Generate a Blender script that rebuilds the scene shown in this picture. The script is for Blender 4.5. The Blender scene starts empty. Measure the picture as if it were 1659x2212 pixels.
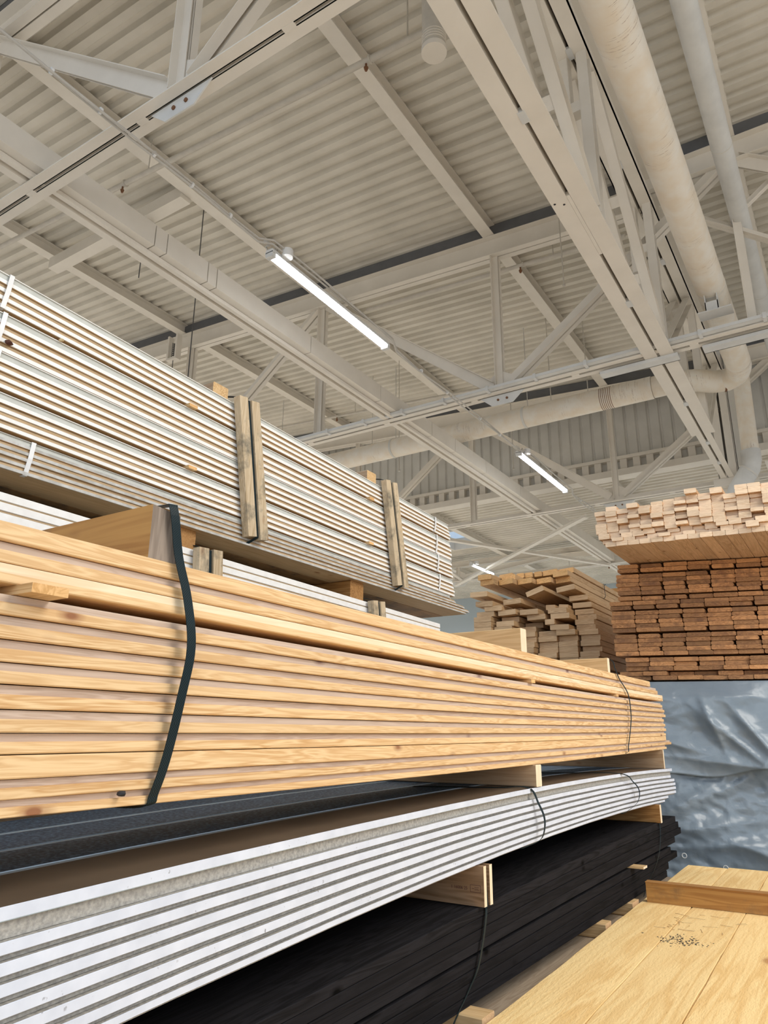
import bpy, math, random
from mathutils import Vector, Matrix
random.seed(7)
SC = bpy.context.scene
COL = SC.collection
EYE = 1.55            # camera height above the floor; builders below use z relative to the eye

# ------------------------------------------------------------------ camera
cam_d = bpy.data.cameras.new('camera'); cam = bpy.data.objects.new('camera', cam_d); COL.objects.link(cam)
YAW, PITCH, ROLL, FPX = 0.57378, 0.29873, 0.00678, 1577.0
fw = Vector((-math.sin(YAW)*math.cos(PITCH), math.cos(YAW)*math.cos(PITCH), math.sin(PITCH)))
rt = Vector((math.cos(YAW), math.sin(YAW), 0)); up = rt.cross(fw)
rt2 = rt*math.cos(ROLL)+up*math.sin(ROLL); up2 = -rt*math.sin(ROLL)+up*math.cos(ROLL)
cam.matrix_world = Matrix(((rt2.x, up2.x, -fw.x, 0), (rt2.y, up2.y, -fw.y, 0), (rt2.z, up2.z, -fw.z, EYE), (0, 0, 0, 1)))
cam_d.sensor_fit = 'VERTICAL'; cam_d.sensor_height = 24.0; cam_d.lens = 24.0*FPX/2212.0
cam_d.clip_start = 0.05; cam_d.clip_end = 300
SC.camera = cam

# ------------------------------------------------------------------ world, lights, exposure
W = bpy.data.worlds.new('sky'); SC.world = W; W.use_nodes = True
wn = W.node_tree.nodes; wl = W.node_tree.links; wn.clear()
wo = wn.new('ShaderNodeOutputWorld'); wb = wn.new('ShaderNodeBackground'); wl.new(wb.outputs[0], wo.inputs[0])
wtc = wn.new('ShaderNodeTexCoord'); wsep = wn.new('ShaderNodeSeparateXYZ'); wrp = wn.new('ShaderNodeValToRGB')
wl.new(wtc.outputs['Generated'], wsep.inputs[0]); wl.new(wsep.outputs['Z'], wrp.inputs[0])
# open yard outside: sunlit ground below the horizon, pale blue sky above it
wrp.color_ramp.elements[0].position = 0.0; wrp.color_ramp.elements[0].color = (0.84, 0.79, 0.72, 1)
wrp.color_ramp.elements[1].position = 0.06; wrp.color_ramp.elements[1].color = (0.66, 0.80, 1.0, 1)
wl.new(wrp.outputs[0], wb.inputs[0]); wb.inputs[1].default_value = 1.0

def area_light(name, loc, target, sx, sy, power, color):
    l = bpy.data.lights.new(name, 'AREA'); l.shape = 'RECTANGLE'; l.size = sx; l.size_y = sy
    l.energy = power; l.color = color
    o = bpy.data.objects.new(name, l); COL.objects.link(o)
    o.location = (loc[0], loc[1], loc[2]+EYE)
    d = Vector(target)-Vector(loc); o.rotation_euler = d.to_track_quat('-Z', 'Y').to_euler()
    return o
# the open loading door behind the photographer, plus unseen fill lights added so floor bounce brightens the ceiling
area_light('loading_door_daylight', (4.5, -7.0, 2.2), (-2.5, 3.5, 0.0), 6.0, 4.5, 300, (0.86, 0.93, 1.0))
area_light('aisle_fill_light', (6.2, 3.0, 4.3), (6.4, 3.0, -1.5), 3.0, 9.0, 1000, (1.0, 0.95, 0.87))
area_light('far_fill_light', (-14.0, 12.0, 4.3), (-14.0, 12.0, -1.5), 3.0, 12.0, 1250, (1.0, 0.95, 0.87))
area_light('end_fill_light', (-6.0, 21.5, 4.3), (-6.0, 21.5, -1.5), 12.0, 3.0, 600, (0.93, 0.97, 1.0))  # unseen light added to brighten the far end

SC.view_settings.view_transform = 'Standard'; SC.view_settings.look = 'None'
SC.view_settings.gamma = 1.0; SC.view_settings.use_curve_mapping = False
SC.view_settings.exposure = -0.30
SC.cycles.max_bounces = 8; SC.cycles.diffuse_bounces = 5

# ------------------------------------------------------------------ materials
def new_mat(name):
    m = bpy.data.materials.new(name); m.use_nodes = True
    nt = m.node_tree; b = nt.nodes['Principled BSDF']
    return m, nt, b
def rgb(c): return (c[0], c[1], c[2], 1)
def node(nt, t, **kw):
    n = nt.nodes.new(t)
    for k, v in kw.items(): setattr(n, k, v)
    return n
def mapping(nt, scale, rand=True, coord='Object'):
    tc = node(nt, 'ShaderNodeTexCoord'); mp = node(nt, 'ShaderNodeMapping')
    mp.inputs['Scale'].default_value = scale
    if rand:
        oi = node(nt, 'ShaderNodeObjectInfo'); vm = node(nt, 'ShaderNodeVectorMath', operation='MULTIPLY_ADD')
        nt.links.new(tc.outputs[coord], vm.inputs[0]); vm.inputs[1].default_value = (1, 1, 1)
        cb = node(nt, 'ShaderNodeCombineXYZ'); mu = node(nt, 'ShaderNodeMath', operation='MULTIPLY'); mu.inputs[1].default_value = 37.0
        nt.links.new(oi.outputs['Random'], mu.inputs[0])
        for i in range(3): nt.links.new(mu.outputs[0], cb.inputs[i])
        nt.links.new(cb.outputs[0], vm.inputs[2]); nt.links.new(vm.outputs[0], mp.inputs[0])
    else:
        nt.links.new(tc.outputs[coord], mp.inputs[0])
    return mp
def noise(nt, mp, scale, detail=3, rough=0.55, dist=0.0):
    n = node(nt, 'ShaderNodeTexNoise'); n.inputs['Scale'].default_value = scale
    n.inputs['Detail'].default_value = detail; n.inputs['Roughness'].default_value = rough; n.inputs['Distortion'].default_value = dist
    nt.links.new(mp.outputs[0], n.inputs['Vector']); return n
def ramp(nt, src, stops):
    r = node(nt, 'ShaderNodeValToRGB'); cr = r.color_ramp
    while len(cr.elements) < len(stops): cr.elements.new(0.5)
    for e, (p, c) in zip(cr.elements, stops): e.position = p; e.color = rgb(c)
    nt.links.new(src, r.inputs[0]); return r
def mix(nt, fac, a, b, typ='MIX'):
    m = node(nt, 'ShaderNodeMix', data_type='RGBA', blend_type=typ)
    if isinstance(fac, (int, float)): m.inputs[0].default_value = fac
    else: nt.links.new(fac, m.inputs[0])
    for s, v in ((6, a), (7, b)):
        if isinstance(v, tuple): m.inputs[s].default_value = rgb(v)
        else: nt.links.new(v, m.inputs[s])
    return m.outputs[2]
def bump(nt, b, h, strength=0.3, dist=0.002):
    n = node(nt, 'ShaderNodeBump'); n.inputs['Strength'].default_value = strength; n.inputs['Distance'].default_value = dist
    nt.links.new(h, n.inputs['Height']); nt.links.new(n.outputs[0], b.inputs['Normal'])

def paint(name, c, c2=None, rough=0.5, sc=6.0, metal=0.0, bmp=0.0, lo=0.35, hi=0.75, specks=None):
    m, nt, b = new_mat(name); mp = mapping(nt, (1, 1, 1), coord='Object')
    n = noise(nt, mp, sc, 4)
    c2 = c2 or tuple(v*0.86 for v in c)
    col = ramp(nt, n.outputs['Fac'], [(lo, c2), (hi, c)]).outputs[0]
    if specks:
        n2 = noise(nt, mp, 90, 2, 0.6); f = ramp(nt, n2.outputs['Fac'], [(0.68, (0, 0, 0)), (0.72, (1, 1, 1))]).outputs[0]
        n3 = noise(nt, mp, 5, 2); f3 = ramp(nt, n3.outputs['Fac'], [(0.5, (0, 0, 0)), (0.65, (1, 1, 1))]).outputs[0]
        col = mix(nt, mix(nt, 1.0, f, f3, 'MULTIPLY'), col, specks)
    nt.links.new(col, b.inputs['Base Color'])
    b.inputs['Roughness'].default_value = rough; b.inputs['Metallic'].default_value = metal
    if bmp: bump(nt, b, n.outputs['Fac'], bmp, 0.004)
    return m

def wood(name, light, dark, knot=(0.28, 0.13, 0.05), rough=0.6, grain=1.0, knots=True, axis='Y', stain=None, vary=0.12, contrast=1.0, bs=0.25, spec=0.3, kscale=1.0, kmask=0.45, saw=0.0):
    """long grain along the given object axis; rings, fibres, knots, per board tint"""
    m, nt, b = new_mat(name)
    s = {'Y': (42, 2.2, 42), 'X': (2.2, 42, 42), 'Z': (42, 42, 2.2)}[axis]
    mp = mapping(nt, tuple(v*grain for v in s))
    n = noise(nt, mp, 1.0, 3, 0.5, 0.6)
    wv = node(nt, 'ShaderNodeMath', operation='MULTIPLY'); wv.inputs[1].default_value = 6.0*contrast
    nt.links.new(n.outputs['Fac'], wv.inputs[0])
    fr = node(nt, 'ShaderNodeMath', operation='PINGPONG'); fr.inputs[1].default_value = 0.5
    nt.links.new(wv.outputs[0], fr.inputs[0])
    dk = tuple(l*0.45+d*0.55 for l, d in zip(light, dark))
    col = ramp(nt, fr.outputs[0], [(0.05, dark), (0.22, dk), (0.45, light)]).outputs[0]
    s2 = {'Y': (6, 0.5, 6), 'X': (0.5, 6, 6), 'Z': (6, 6, 0.5)}[axis]
    mp2 = mapping(nt, s2); n2 = noise(nt, mp2, 1.3, 3)
    f2 = ramp(nt, n2.outputs['Fac'], [(0.4, (0, 0, 0)), (0.7, (1, 1, 1))]).outputs[0]
    soft = node(nt, 'ShaderNodeMath', operation='MULTIPLY'); soft.inputs[1].default_value = 0.75; nt.links.new(f2, soft.inputs[0])
    col = mix(nt, soft.outputs[0], col, light)
    oi = node(nt, 'ShaderNodeObjectInfo'); mr = node(nt, 'ShaderNodeMapRange')
    mr.inputs[3].default_value = 1.0-vary; mr.inputs[4].default_value = 1.0+vary*0.6
    nt.links.new(oi.outputs['Random'], mr.inputs[0])
    cb = node(nt, 'ShaderNodeCombineXYZ')
    for i in range(3): nt.links.new(mr.outputs[0], cb.inputs[i])
    col = mix(nt, 1.0, col, cb.outputs[0], 'MULTIPLY')
    if knots:
        ks = tuple(v*kscale for v in {'Y': (11, 5.5, 11), 'X': (5.5, 11, 11), 'Z': (11, 11, 5.5)}[axis])
        mk = mapping(nt, ks); vo = node(nt, 'ShaderNodeTexVoronoi'); vo.inputs['Scale'].default_value = 1.0
        nt.links.new(mk.outputs[0], vo.inputs['Vector'])
        kf = ramp(nt, vo.outputs['Distance'], [(0.05, (1, 1, 1)), (0.085, (0.5, 0.5, 0.5)), (0.15, (0, 0, 0))]).outputs[0]
        nk = noise(nt, mapping(nt, (2.3, 2.3, 2.3)), 1.0, 1); mk2 = ramp(nt, nk.outputs['Fac'], [(kmask-0.02, (0, 0, 0)), (kmask+0.02, (1, 1, 1))]).outputs[0]
        kf = mix(nt, 1.0, kf, mk2, 'MULTIPLY')
        col = mix(nt, kf, col, knot)
    if stain:
        mp3 = mapping(nt, (1, 1, 1)); n3 = noise(nt, mp3, 9, 5, 0.7)
        f3 = ramp(nt, n3.outputs['Fac'], [(0.5, (0, 0, 0)), (0.72, (1, 1, 1))]).outputs[0]
        col = mix(nt, f3, col, stain)
    nt.links.new(col, b.inputs['Base Color']); b.inputs['Roughness'].default_value = rough
    b.inputs['Specular IOR Level'].default_value = spec
    if saw:
        ns = noise(nt, mapping(nt, (120, 40, 120)), 1.0, 4, 0.7); bump(nt, b, ns.outputs['Fac'], saw, 0.004)
    else: bump(nt, b, fr.outputs[0], bs, 0.0008)
    return m

M = {}
M['steel'] = paint('painted_steel', (0.82, 0.775, 0.70), (0.76, 0.715, 0.64), 0.5, 3.0)
M['steel_pale'] = paint('pale_painted_steel', (0.72, 0.73, 0.72), None, 0.45, 4.0)
M['deck'] = paint('roof_sheet', (0.76, 0.72, 0.64), (0.62, 0.585, 0.51), 0.55, 1.2)
M['clad'] = paint('wall_sheet', (0.74, 0.73, 0.69), (0.64, 0.63, 0.59), 0.6, 2.0)
M['gap_shade'] = paint('dark_shade_strip', (0.16, 0.165, 0.175), None, 0.7)  # dark colour stands in for the unlit gap above the top chords
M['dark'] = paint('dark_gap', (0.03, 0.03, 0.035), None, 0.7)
M['farwall'] = paint('far_wall', (0.50, 0.58, 0.64), (0.45, 0.53, 0.59), 0.7, 0.4)
M['floor'] = paint('concrete_floor', (0.66, 0.60, 0.52), (0.56, 0.51, 0.44), 0.7, 1.0)
M['pipe'] = paint('galvanised_pipe', (0.62, 0.58, 0.51), None, 0.4, 8.0)
M['wire'] = paint('cable_sheath', (0.62, 0.60, 0.56), None, 0.5)
M['wire_dark'] = paint('dark_rod', (0.10, 0.10, 0.10), None, 0.5)
M['rust'] = paint('rust', (0.20, 0.09, 0.04), None, 0.8)
M['pine'] = wood('pine_planed', (0.80, 0.565, 0.31), (0.60, 0.35, 0.15), knot=(0.30, 0.13, 0.06), vary=0.07, grain=1.7)
M['pine_rebate'] = wood('pine_rebate', (0.62, 0.49, 0.39), (0.50, 0.37, 0.28), knot=(0.20, 0.11, 0.09), vary=0.06, grain=1.7)  # same pine, greyed to carry the shade and cool reflection in the recess
M['pine_pale'] = wood('pine_pale', (0.88, 0.72, 0.50), (0.74, 0.54, 0.32), knot=(0.5, 0.3, 0.15), vary=0.04, knots=False)
M['raw'] = wood('raw_back', (0.56, 0.41, 0.245), (0.45, 0.31, 0.165), knots=True, vary=0.08)
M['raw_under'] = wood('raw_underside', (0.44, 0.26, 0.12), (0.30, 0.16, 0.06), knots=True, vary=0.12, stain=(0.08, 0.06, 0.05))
M['white'] = paint('white_primer', (0.93, 0.93, 0.91), (0.84, 0.83, 0.8), 0.5, 30)
M['white_dirty'] = paint('dirty_white_primer', (0.66, 0.66, 0.64), (0.40, 0.39, 0.36), 0.6, 22, specks=(0.05, 0.045, 0.04))
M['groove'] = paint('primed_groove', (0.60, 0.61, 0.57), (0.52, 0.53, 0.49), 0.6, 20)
M['cool_white'] = paint('cladding_white_edge', (0.73, 0.77, 0.86), (0.62, 0.66, 0.75), 0.5, 18, specks=(0.25, 0.25, 0.28))
M['cool_groove'] = paint('rough_sawn_rebate', (0.52, 0.49, 0.44), (0.30, 0.285, 0.26), 0.75, 160, bmp=0.5)
M['film'] = paint('brown_face', (0.17, 0.125, 0.085), (0.12, 0.088, 0.06), 0.45, 5)
M['sky_sheen_face'] = paint('brushed_sky_sheen_face', (0.20, 0.37, 0.58), (0.025, 0.065, 0.13), 0.45, 130, lo=0.42, hi=0.72, bmp=0.8)  # blue sky reflection on the board tops is put into the base colour
M['edge_line'] = paint('tongue_line', (0.68, 0.86, 1.0), None, 0.4)
M['black'] = wood('black_stained_wood', (0.019, 0.018, 0.020), (0.010, 0.0095, 0.010), knot=(0.003, 0.003, 0.003), rough=0.8, vary=0.2, spec=0.04)
M['beam'] = wood('spruce_beam', (0.72, 0.50, 0.26), (0.55, 0.34, 0.15), axis='X', vary=0.05)
M['beam_old'] = wood('amber_beam', (0.52, 0.28, 0.085), (0.38, 0.18, 0.05), axis='X', grain=0.6, vary=0.02, stain=(0.28, 0.16, 0.07))
M['beam_end_grey'] = wood('weathered_end', (0.30, 0.24, 0.19), (0.16, 0.12, 0.09), axis='Z', knots=False, vary=0.05)
M['beam_grey'] = wood('grey_brown_beam', (0.50, 0.36, 0.23), (0.38, 0.25, 0.14), axis='X', vary=0.05)
M['stamp_ink'] = paint('stamp_ink', (0.10, 0.03, 0.03), None, 0.7)
M['beam_stamped'] = wood('stamped_plank', (0.34, 0.21, 0.12), (0.20, 0.11, 0.05), axis='X', vary=0.02, knots=False, grain=0.8)
M['beam_dark'] = wood('brown_bearer', (0.42, 0.22, 0.075), (0.27, 0.125, 0.035), axis='X', vary=0.05)
M['end_pale'] = wood('pale_end_grain', (0.88, 0.74, 0.54), (0.76, 0.60, 0.40), axis='Z', grain=2.0, knots=False, vary=0.06)
M['batten'] = wood('weathered_batten', (0.62, 0.50, 0.34), (0.46, 0.34, 0.2), axis='Z', knots=True, vary=0.06, stain=(0.12, 0.115, 0.09))
M['pack_end'] = wood('pale_board_end', (0.90, 0.70, 0.50), (0.74, 0.53, 0.34), axis='X', grain=1.6, knots=False, vary=0.14)
M['pack_side'] = wood('pale_board_side', (0.66, 0.42, 0.24), (0.5, 0.30, 0.15), vary=0.14)
M['brown_end'] = wood('brown_board_end', (0.52, 0.26, 0.105), (0.30, 0.135, 0.05), axis='X', grain=1.2, knots=False, vary=0.45, stain=(0.2, 0.095, 0.045))
M['brown_side'] = wood('brown_board_side', (0.46, 0.24, 0.11), (0.30, 0.14, 0.06), vary=0.15)
M['joist_end'] = wood('joist_end', (0.66, 0.46, 0.27), (0.50, 0.32, 0.17), axis='X', grain=1.2, knots=False, vary=0.12)
M['joist_end_warm'] = wood('warm_joist_end', (0.82, 0.50, 0.22), (0.62, 0.34, 0.12), axis='X', grain=1.2, knots=False, vary=0.12)
M['joist_side'] = wood('joist_side', (0.62, 0.42, 0.23), (0.46, 0.28, 0.13), vary=0.1)
M['yellow'] = wood('sawn_yellow_plank', (0.92, 0.68, 0.33), (0.80, 0.53, 0.22), knot=(0.50, 0.26, 0.10), grain=0.6, contrast=0.7, vary=0.05, rough=0.8, kscale=0.42, kmask=0.50, saw=0.7)
M['grey_plank'] = wood('dim_grey_plank', (0.42, 0.33, 0.24), (0.3, 0.22, 0.15), vary=0.1)
M['plastic_white'] = paint('white_plastic_band', (0.85, 0.86, 0.86), None, 0.35)
M['bark'] = paint('bark_flake', (0.10, 0.035, 0.02), None, 0.8, 60)
M['shaving'] = paint('wood_shaving', (0.8, 0.62, 0.35), None, 0.7)

def strap_mat():
    m, nt, b = new_mat('woven_strap'); mp = mapping(nt, (1, 1, 1), rand=False)
    ch = node(nt, 'ShaderNodeTexChecker'); ch.inputs['Scale'].default_value = 420
    ch.inputs['Color1'].default_value = (0.010, 0.026, 0.032, 1); ch.inputs['Color2'].default_value = (0.003, 0.008, 0.010, 1)
    nt.links.new(mp.outputs[0], ch.inputs['Vector']); nt.links.new(ch.outputs['Color'], b.inputs['Base Color'])
    b.inputs['Roughness'].default_value = 0.45; b.inputs['Specular IOR Level'].default_value = 0.2
    bump(nt, b, ch.outputs['Fac'], 0.5, 0.0006); return m
M['strap'] = strap_mat()

def duct_mat(name, axis):
    """white painted spiral duct with rust scratches running round the pipe"""
    m, nt, b = new_mat(name)
    s = (0.6, 16.0, 0.6) if axis == 'Y' else (16.0, 0.6, 0.6)
    mp = mapping(nt, s, rand=False); n = noise(nt, mp, 4.0, 4, 0.75)
    mpb = mapping(nt, (1, 1, 1), rand=False); nb = noise(nt, mpb, 1.6, 3); nc = noise(nt, mpb, 5.0, 3)
    base = ramp(nt, nc.outputs['Fac'], [(0.35, (0.80, 0.71, 0.58)), (0.65, (0.84, 0.80, 0.72))]).outputs[0]
    f = ramp(nt, n.outputs['Fac'], [(0.585, (0, 0, 0)), (0.61, (1, 1, 1)), (0.635, (0, 0, 0))]).outputs[0]
    g = ramp(nt, nb.outputs['Fac'], [(0.52, (0, 0, 0)), (0.60, (1, 1, 1))]).outputs[0]
    col = mix(nt, mix(nt, 1.0, f, g, 'MULTIPLY'), base, (0.22, 0.10, 0.03))
    nt.links.new(col, b.inputs['Base Color']); b.inputs['Roughness'].default_value = 0.38
    return m
M['duct'] = duct_mat('scratched_white_duct', 'Y'); M['duct_x'] = duct_mat('scratched_white_cross_duct', 'X')

def tarp_mat():
    m, nt, b = new_mat('silver_tarpaulin'); mp = mapping(nt, (1, 1, 1), rand=False)
    n = noise(nt, mp, 3.0, 4, 0.6, 0.8)
    c = ramp(nt, n.outputs['Fac'], [(0.3, (0.17, 0.22, 0.27)), (0.7, (0.225, 0.275, 0.32))]).outputs[0]
    nt.links.new(c, b.inputs['Base Color']); b.inputs['Roughness'].default_value = 0.30
    n2 = noise(nt, mp, 9.0, 3, 0.5, 0.4); bump(nt, b, n2.outputs['Fac'], 0.35, 0.02); return m
M['tarp'] = tarp_mat()
def emit_mat():
    m, nt, b = new_mat('lit_tube'); b.inputs['Emission Color'].default_value = (0.93, 0.97, 1, 1); b.inputs['Emission Strength'].default_value = 30.0
    b.inputs['Base Color'].default_value = (0.9, 0.9, 0.9, 1); return m
M['lit'] = emit_mat()
def glass_mat():
    m, nt, b = new_mat('skylight_glass'); b.inputs['Transmission Weight'].default_value = 1.0; b.inputs['Roughness'].default_value = 0.05
    b.inputs['IOR'].default_value = 1.1; b.inputs['Base Color'].default_value = (0.9, 0.97, 1, 1); return m
M['glass'] = glass_mat()

# ------------------------------------------------------------------ mesh helpers
class MB:
    def __init__(s): s.v = []; s.f = []; s.m = []; s.sm = []
    def add(s, vs, fs, mi=0, smooth=False):
        n = len(s.v); s.v += [tuple(v) for v in vs]
        for k, f in enumerate(fs):
            s.f.append(tuple(i+n for i in f)); s.m.append(mi[k] if isinstance(mi, (list, tuple)) else mi); s.sm.append(smooth)
    def box(s, x0, x1, y0, y1, z0, z1, mi=0):
        """mi may be a list for faces -x +x -y +y -z +z"""
        vs = [(x, y, z) for x in (x0, x1) for y in (y0, y1) for z in (z0, z1)]
        fs = [(0, 1, 3, 2), (4, 6, 7, 5), (0, 4, 5, 1), (2, 3, 7, 6), (0, 2, 6, 4), (1, 5, 7, 3)]
        s.add(vs, fs, mi)
    def bar(s, a, b, w, h, mi=0, upv=(0, 0, 1), c=0.0):
        """rectangular bar a->b: w sideways, h along up; c = side shift"""
        a = Vector(a); b = Vector(b); d = (b-a).normalized(); u = Vector(upv)
        sd = d.cross(u).normalized(); u = sd.cross(d).normalized(); vs = []
        for p in (a, b):
            for i, j in ((-1, -1), (1, -1), (1, 1), (-1, 1)): vs.append(p+sd*(c+i*w/2)+u*(j*h/2))
        s.add(vs, [(0, 3, 2, 1), (4, 5, 6, 7), (0, 1, 5, 4), (1, 2, 6, 5), (2, 3, 7, 6), (3, 0, 4, 7)], mi)
    def tube(s, pts, r, n=8, mi=0, caps=True):
        pts = [Vector(p) for p in pts]; rings = []; ref = None
        for i, p in enumerate(pts):
            d = (pts[min(i+1, len(pts)-1)]-pts[max(i-1, 0)]).normalized()
            if ref is None: ref = Vector((0, 0, 1)) if abs(d.z) < 0.9 else Vector((1, 0, 0))
            sd = d.cross(ref).normalized(); u = sd.cross(d).normalized(); ref = u
            rr = r[i] if isinstance(r, (list, tuple)) else r
            rings.append([p+(sd*math.cos(2*math.pi*k/n)+u*math.sin(2*math.pi*k/n))*rr for k in range(n)])
        vs = [v for rg in rings for v in rg]; fs = []
        for i in range(len(rings)-1):
            for k in range(n): fs.append((i*n+k, i*n+(k+1) % n, (i+1)*n+(k+1) % n, (i+1)*n+k))
        s.add(vs, fs, mi, True)
        if caps:
            s.add(rings[0], [tuple(range(n-1, -1, -1))], mi); s.add(rings[-1], [tuple(range(n))], mi)
    def sweep(s, prof, frames, pm, cap=0, close=True):
        """prof list of (a,b); frames list of (origin, A, B); pm = material per profile edge"""
        n = len(prof); vs = []
        for (o, A, B) in frames:
            for (a, b) in prof: vs.append(Vector(o)+Vector(A)*a+Vector(B)*b)
        fs = []; ms = []
        for i in range(len(frames)-1):
            for k in range(n if close else n-1):
                fs.append((i*n+k, i*n+(k+1) % n, (i+1)*n+(k+1) % n, (i+1)*n+k)); ms.append(pm[k] if isinstance(pm, (list, tuple)) else pm)
        if close and cap is not None:
            fs.append(tuple(range(n-1, -1, -1))); ms.append(cap); L = (len(frames)-1)*n
            fs.append(tuple(L+k for k in range(n))); ms.append(cap)
        s.add(vs, fs, ms)
    def strip(s, pts, wv, t, mi=0):
        """flat band through pts: wv = half width vector, t = thickness along pushed normal"""
        wv = Vector(wv); pts = [Vector(p) for p in pts]; vs = []
        for i, p in enumerate(pts):
            d = (pts[min(i+1, len(pts)-1)]-pts[max(i-1, 0)]).normalized(); nn = d.cross(wv).normalized()*t/2
            vs += [p-wv-nn, p+wv-nn, p+wv+nn, p-wv+nn]
        fs = []
        for i in range(len(pts)-1):
            for k in range(4): fs.append((i*4+k, i*4+(k+1) % 4, i*4+4+(k+1) % 4, i*4+4+k))
        fs.append((3, 2, 1, 0)); L = len(pts)*4-4; fs.append((L, L+1, L+2, L+3))
        s.add(vs, fs, mi)

def origin_of(o):
    return Vector(o['_o']) if '_o' in o.keys() else Vector((0, 0, 0))
def obj(name, mb, mats, parent=None, label=None, cat=None, group=None, kind=None):
    """link a mesh builder as one object whose origin is its base centre"""
    xs = [v[0] for v in mb.v]; ys = [v[1] for v in mb.v]; zs = [v[2] for v in mb.v]
    og = Vector(((min(xs)+max(xs))/2, (min(ys)+max(ys))/2, min(zs)))
    me = bpy.data.meshes.new(name); me.from_pydata([(v[0]-og.x, v[1]-og.y, v[2]-og.z) for v in mb.v], [], mb.f)
    if not isinstance(mats, (list, tuple)): mats = [mats]
    for m in mats: me.materials.append(M[m])
    me.polygons.foreach_set('material_index', mb.m); me.polygons.foreach_set('use_smooth', mb.sm); me.update()
    o = bpy.data.objects.new(name, me); COL.objects.link(o)
    w = og+Vector((0, 0, EYE)); ORG[o.name] = w
    if parent is not None: o.parent = parent; o.location = w-ORG[parent.name]
    else: o.location = w
    tag(o, label, cat, group, kind); return o
ORG = {}
def tag(o, label=None, cat=None, group=None, kind=None):
    for k, v in (('label', label), ('category', cat), ('group', group), ('kind', kind)):
        if v: o[k] = v
def thing(name, loc, label, cat, group=None):
    o = bpy.data.objects.new(name, None); COL.objects.link(o); o.empty_display_size = 0.1
    w = Vector(loc)+Vector((0, 0, EYE)); ORG[o.name] = w; o.location = w; tag(o, label, cat, group); return o
def dup(o, dx=0, dy=0, dz=0, parent=None):
    c = o.copy(); COL.objects.link(c); w = ORG[o.name]+Vector((dx, dy, dz)); ORG[c.name] = w
    c.parent = parent if parent is not None else o.parent
    c.location = w-ORG[c.parent.name] if c.parent is not None else w
    return c
def boxobj(name, b, mats, parent=None, mi=0, **kw):
    m = MB(); m.box(*b, mi=mi); return obj(name, m, mats, parent, **kw)
def smooth_pts(pts, n=6):
    P_ = [Vector(p) for p in pts]; out = []
    for i in range(len(P_)-1):
        p0 = P_[max(i-1, 0)]; p1 = P_[i]; p2 = P_[i+1]; p3 = P_[min(i+2, len(P_)-1)]
        for k in range(n):
            t = k/n; out.append(0.5*((2*p1)+(-p0+p2)*t+(2*p0-5*p1+4*p2-p3)*t*t+(-p0+3*p1-3*p2+p3)*t**3))
    out.append(P_[-1]); return out
def lerp(a, b, t): return a+(b-a)*t
def interp(xs, ys, x):
    """smooth quadratic through three points, linear with two"""
    if len(xs) == 2: return lerp(ys[0], ys[1], (x-xs[0])/(xs[1]-xs[0]))
    r = 0
    for i in range(3):
        t = ys[i]
        for j in range(3):
            if i != j: t *= (x-xs[j])/(xs[i]-xs[j])
        r += t
    return r

# ================================================================== STRUCTURE
H = 4.5
WALL_Y = 14.85
def chord_low(x): return 6.525-0.0655*(x+0.9) if x < -1.5 else 6.80     # underside of the top chords
def deck_z(x): return chord_low(x)+0.53
boxobj('floor', (-22, 9, -9, 26.3, -EYE-0.2, -EYE), 'floor', kind='structure')

def corrugated(name, x0, x1, y0, y1, zf0, zf1, mat='deck', pitch=0.2, dep=0.055, kind='structure'):
    m = MB(); y = y0; prof = []
    while y < y1:
        for dy, dz in ((0.0, 0), (0.085, 0), (0.115, dep), (0.17, dep)):
            if y+dy*pitch/0.2 <= y1: prof.append((y+dy*pitch/0.2, dz))
        y += pitch
    prof.append((y1, 0)); vs = []; fs = []
    for (yy, dz) in prof: vs += [(x0, yy, zf0+dz), (x1, yy, zf1+dz)]
    n = len(vs)
    for (yy, dz) in prof: vs += [(x0, yy, zf0+dz+0.012), (x1, yy, zf1+dz+0.012)]
    for i in range(len(prof)-1):
        a = i*2; fs += [(a, a+1, a+3, a+2), (n+a, n+a+2, n+a+3, n+a+1)]
    m.add(vs, fs); return obj(name, m, mat, kind=kind)
corrugated('ceiling', -20.0, -1.6, -1.0, WALL_Y, deck_z(-20), deck_z(-1.6))
corrugated('ceiling', -1.6, 9.0, -1.0, WALL_Y, deck_z(0)+0.02, deck_z(0)-0.25)
LOW = 5.30
SKX0, SKX1, SKY0, SKY1 = -9.55, -8.35, 15.7, 18.6
corrugated('ceiling', -20, SKX0, WALL_Y, 26, LOW, LOW)
corrugated('ceiling', SKX1, 9, WALL_Y, 26, LOW, LOW)
corrugated('ceiling', SKX0, SKX1, WALL_Y, SKY0, LOW, LOW)
corrugated('ceiling', SKX0, SKX1, SKY1, 26, LOW, LOW)
m = MB()
m.box(SKX0-0.06, SKX0, SKY0-0.06, SKY1+0.06, LOW-0.05, LOW+0.3); m.box(SKX1, SKX1+0.06, SKY0-0.06, SKY1+0.06, LOW-0.05, LOW+0.3)
m.box(SKX0, SKX1, SKY0-0.06, SKY0, LOW-0.05, LOW+0.3); m.box(SKX0, SKX1, SKY1, SKY1+0.06, LOW-0.05, LOW+0.3)
sk = obj('window_1', m, 'steel', kind='structure')
for k in range(3):
    yy = lerp(SKY0, SKY1, k/3); boxobj('pane', (SKX0, SKX1, yy+0.02, lerp(SKY0, SKY1, (k+1)/3)-0.02, LOW+0.26, LOW+0.275), 'glass', sk)
for k in (1, 2):
    yy = lerp(SKY0, SKY1, k/3); boxobj('glazing_bar', (SKX0, SKX1, yy-0.02, yy+0.02, LOW+0.22, LOW+0.29), 'steel', sk)

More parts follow.
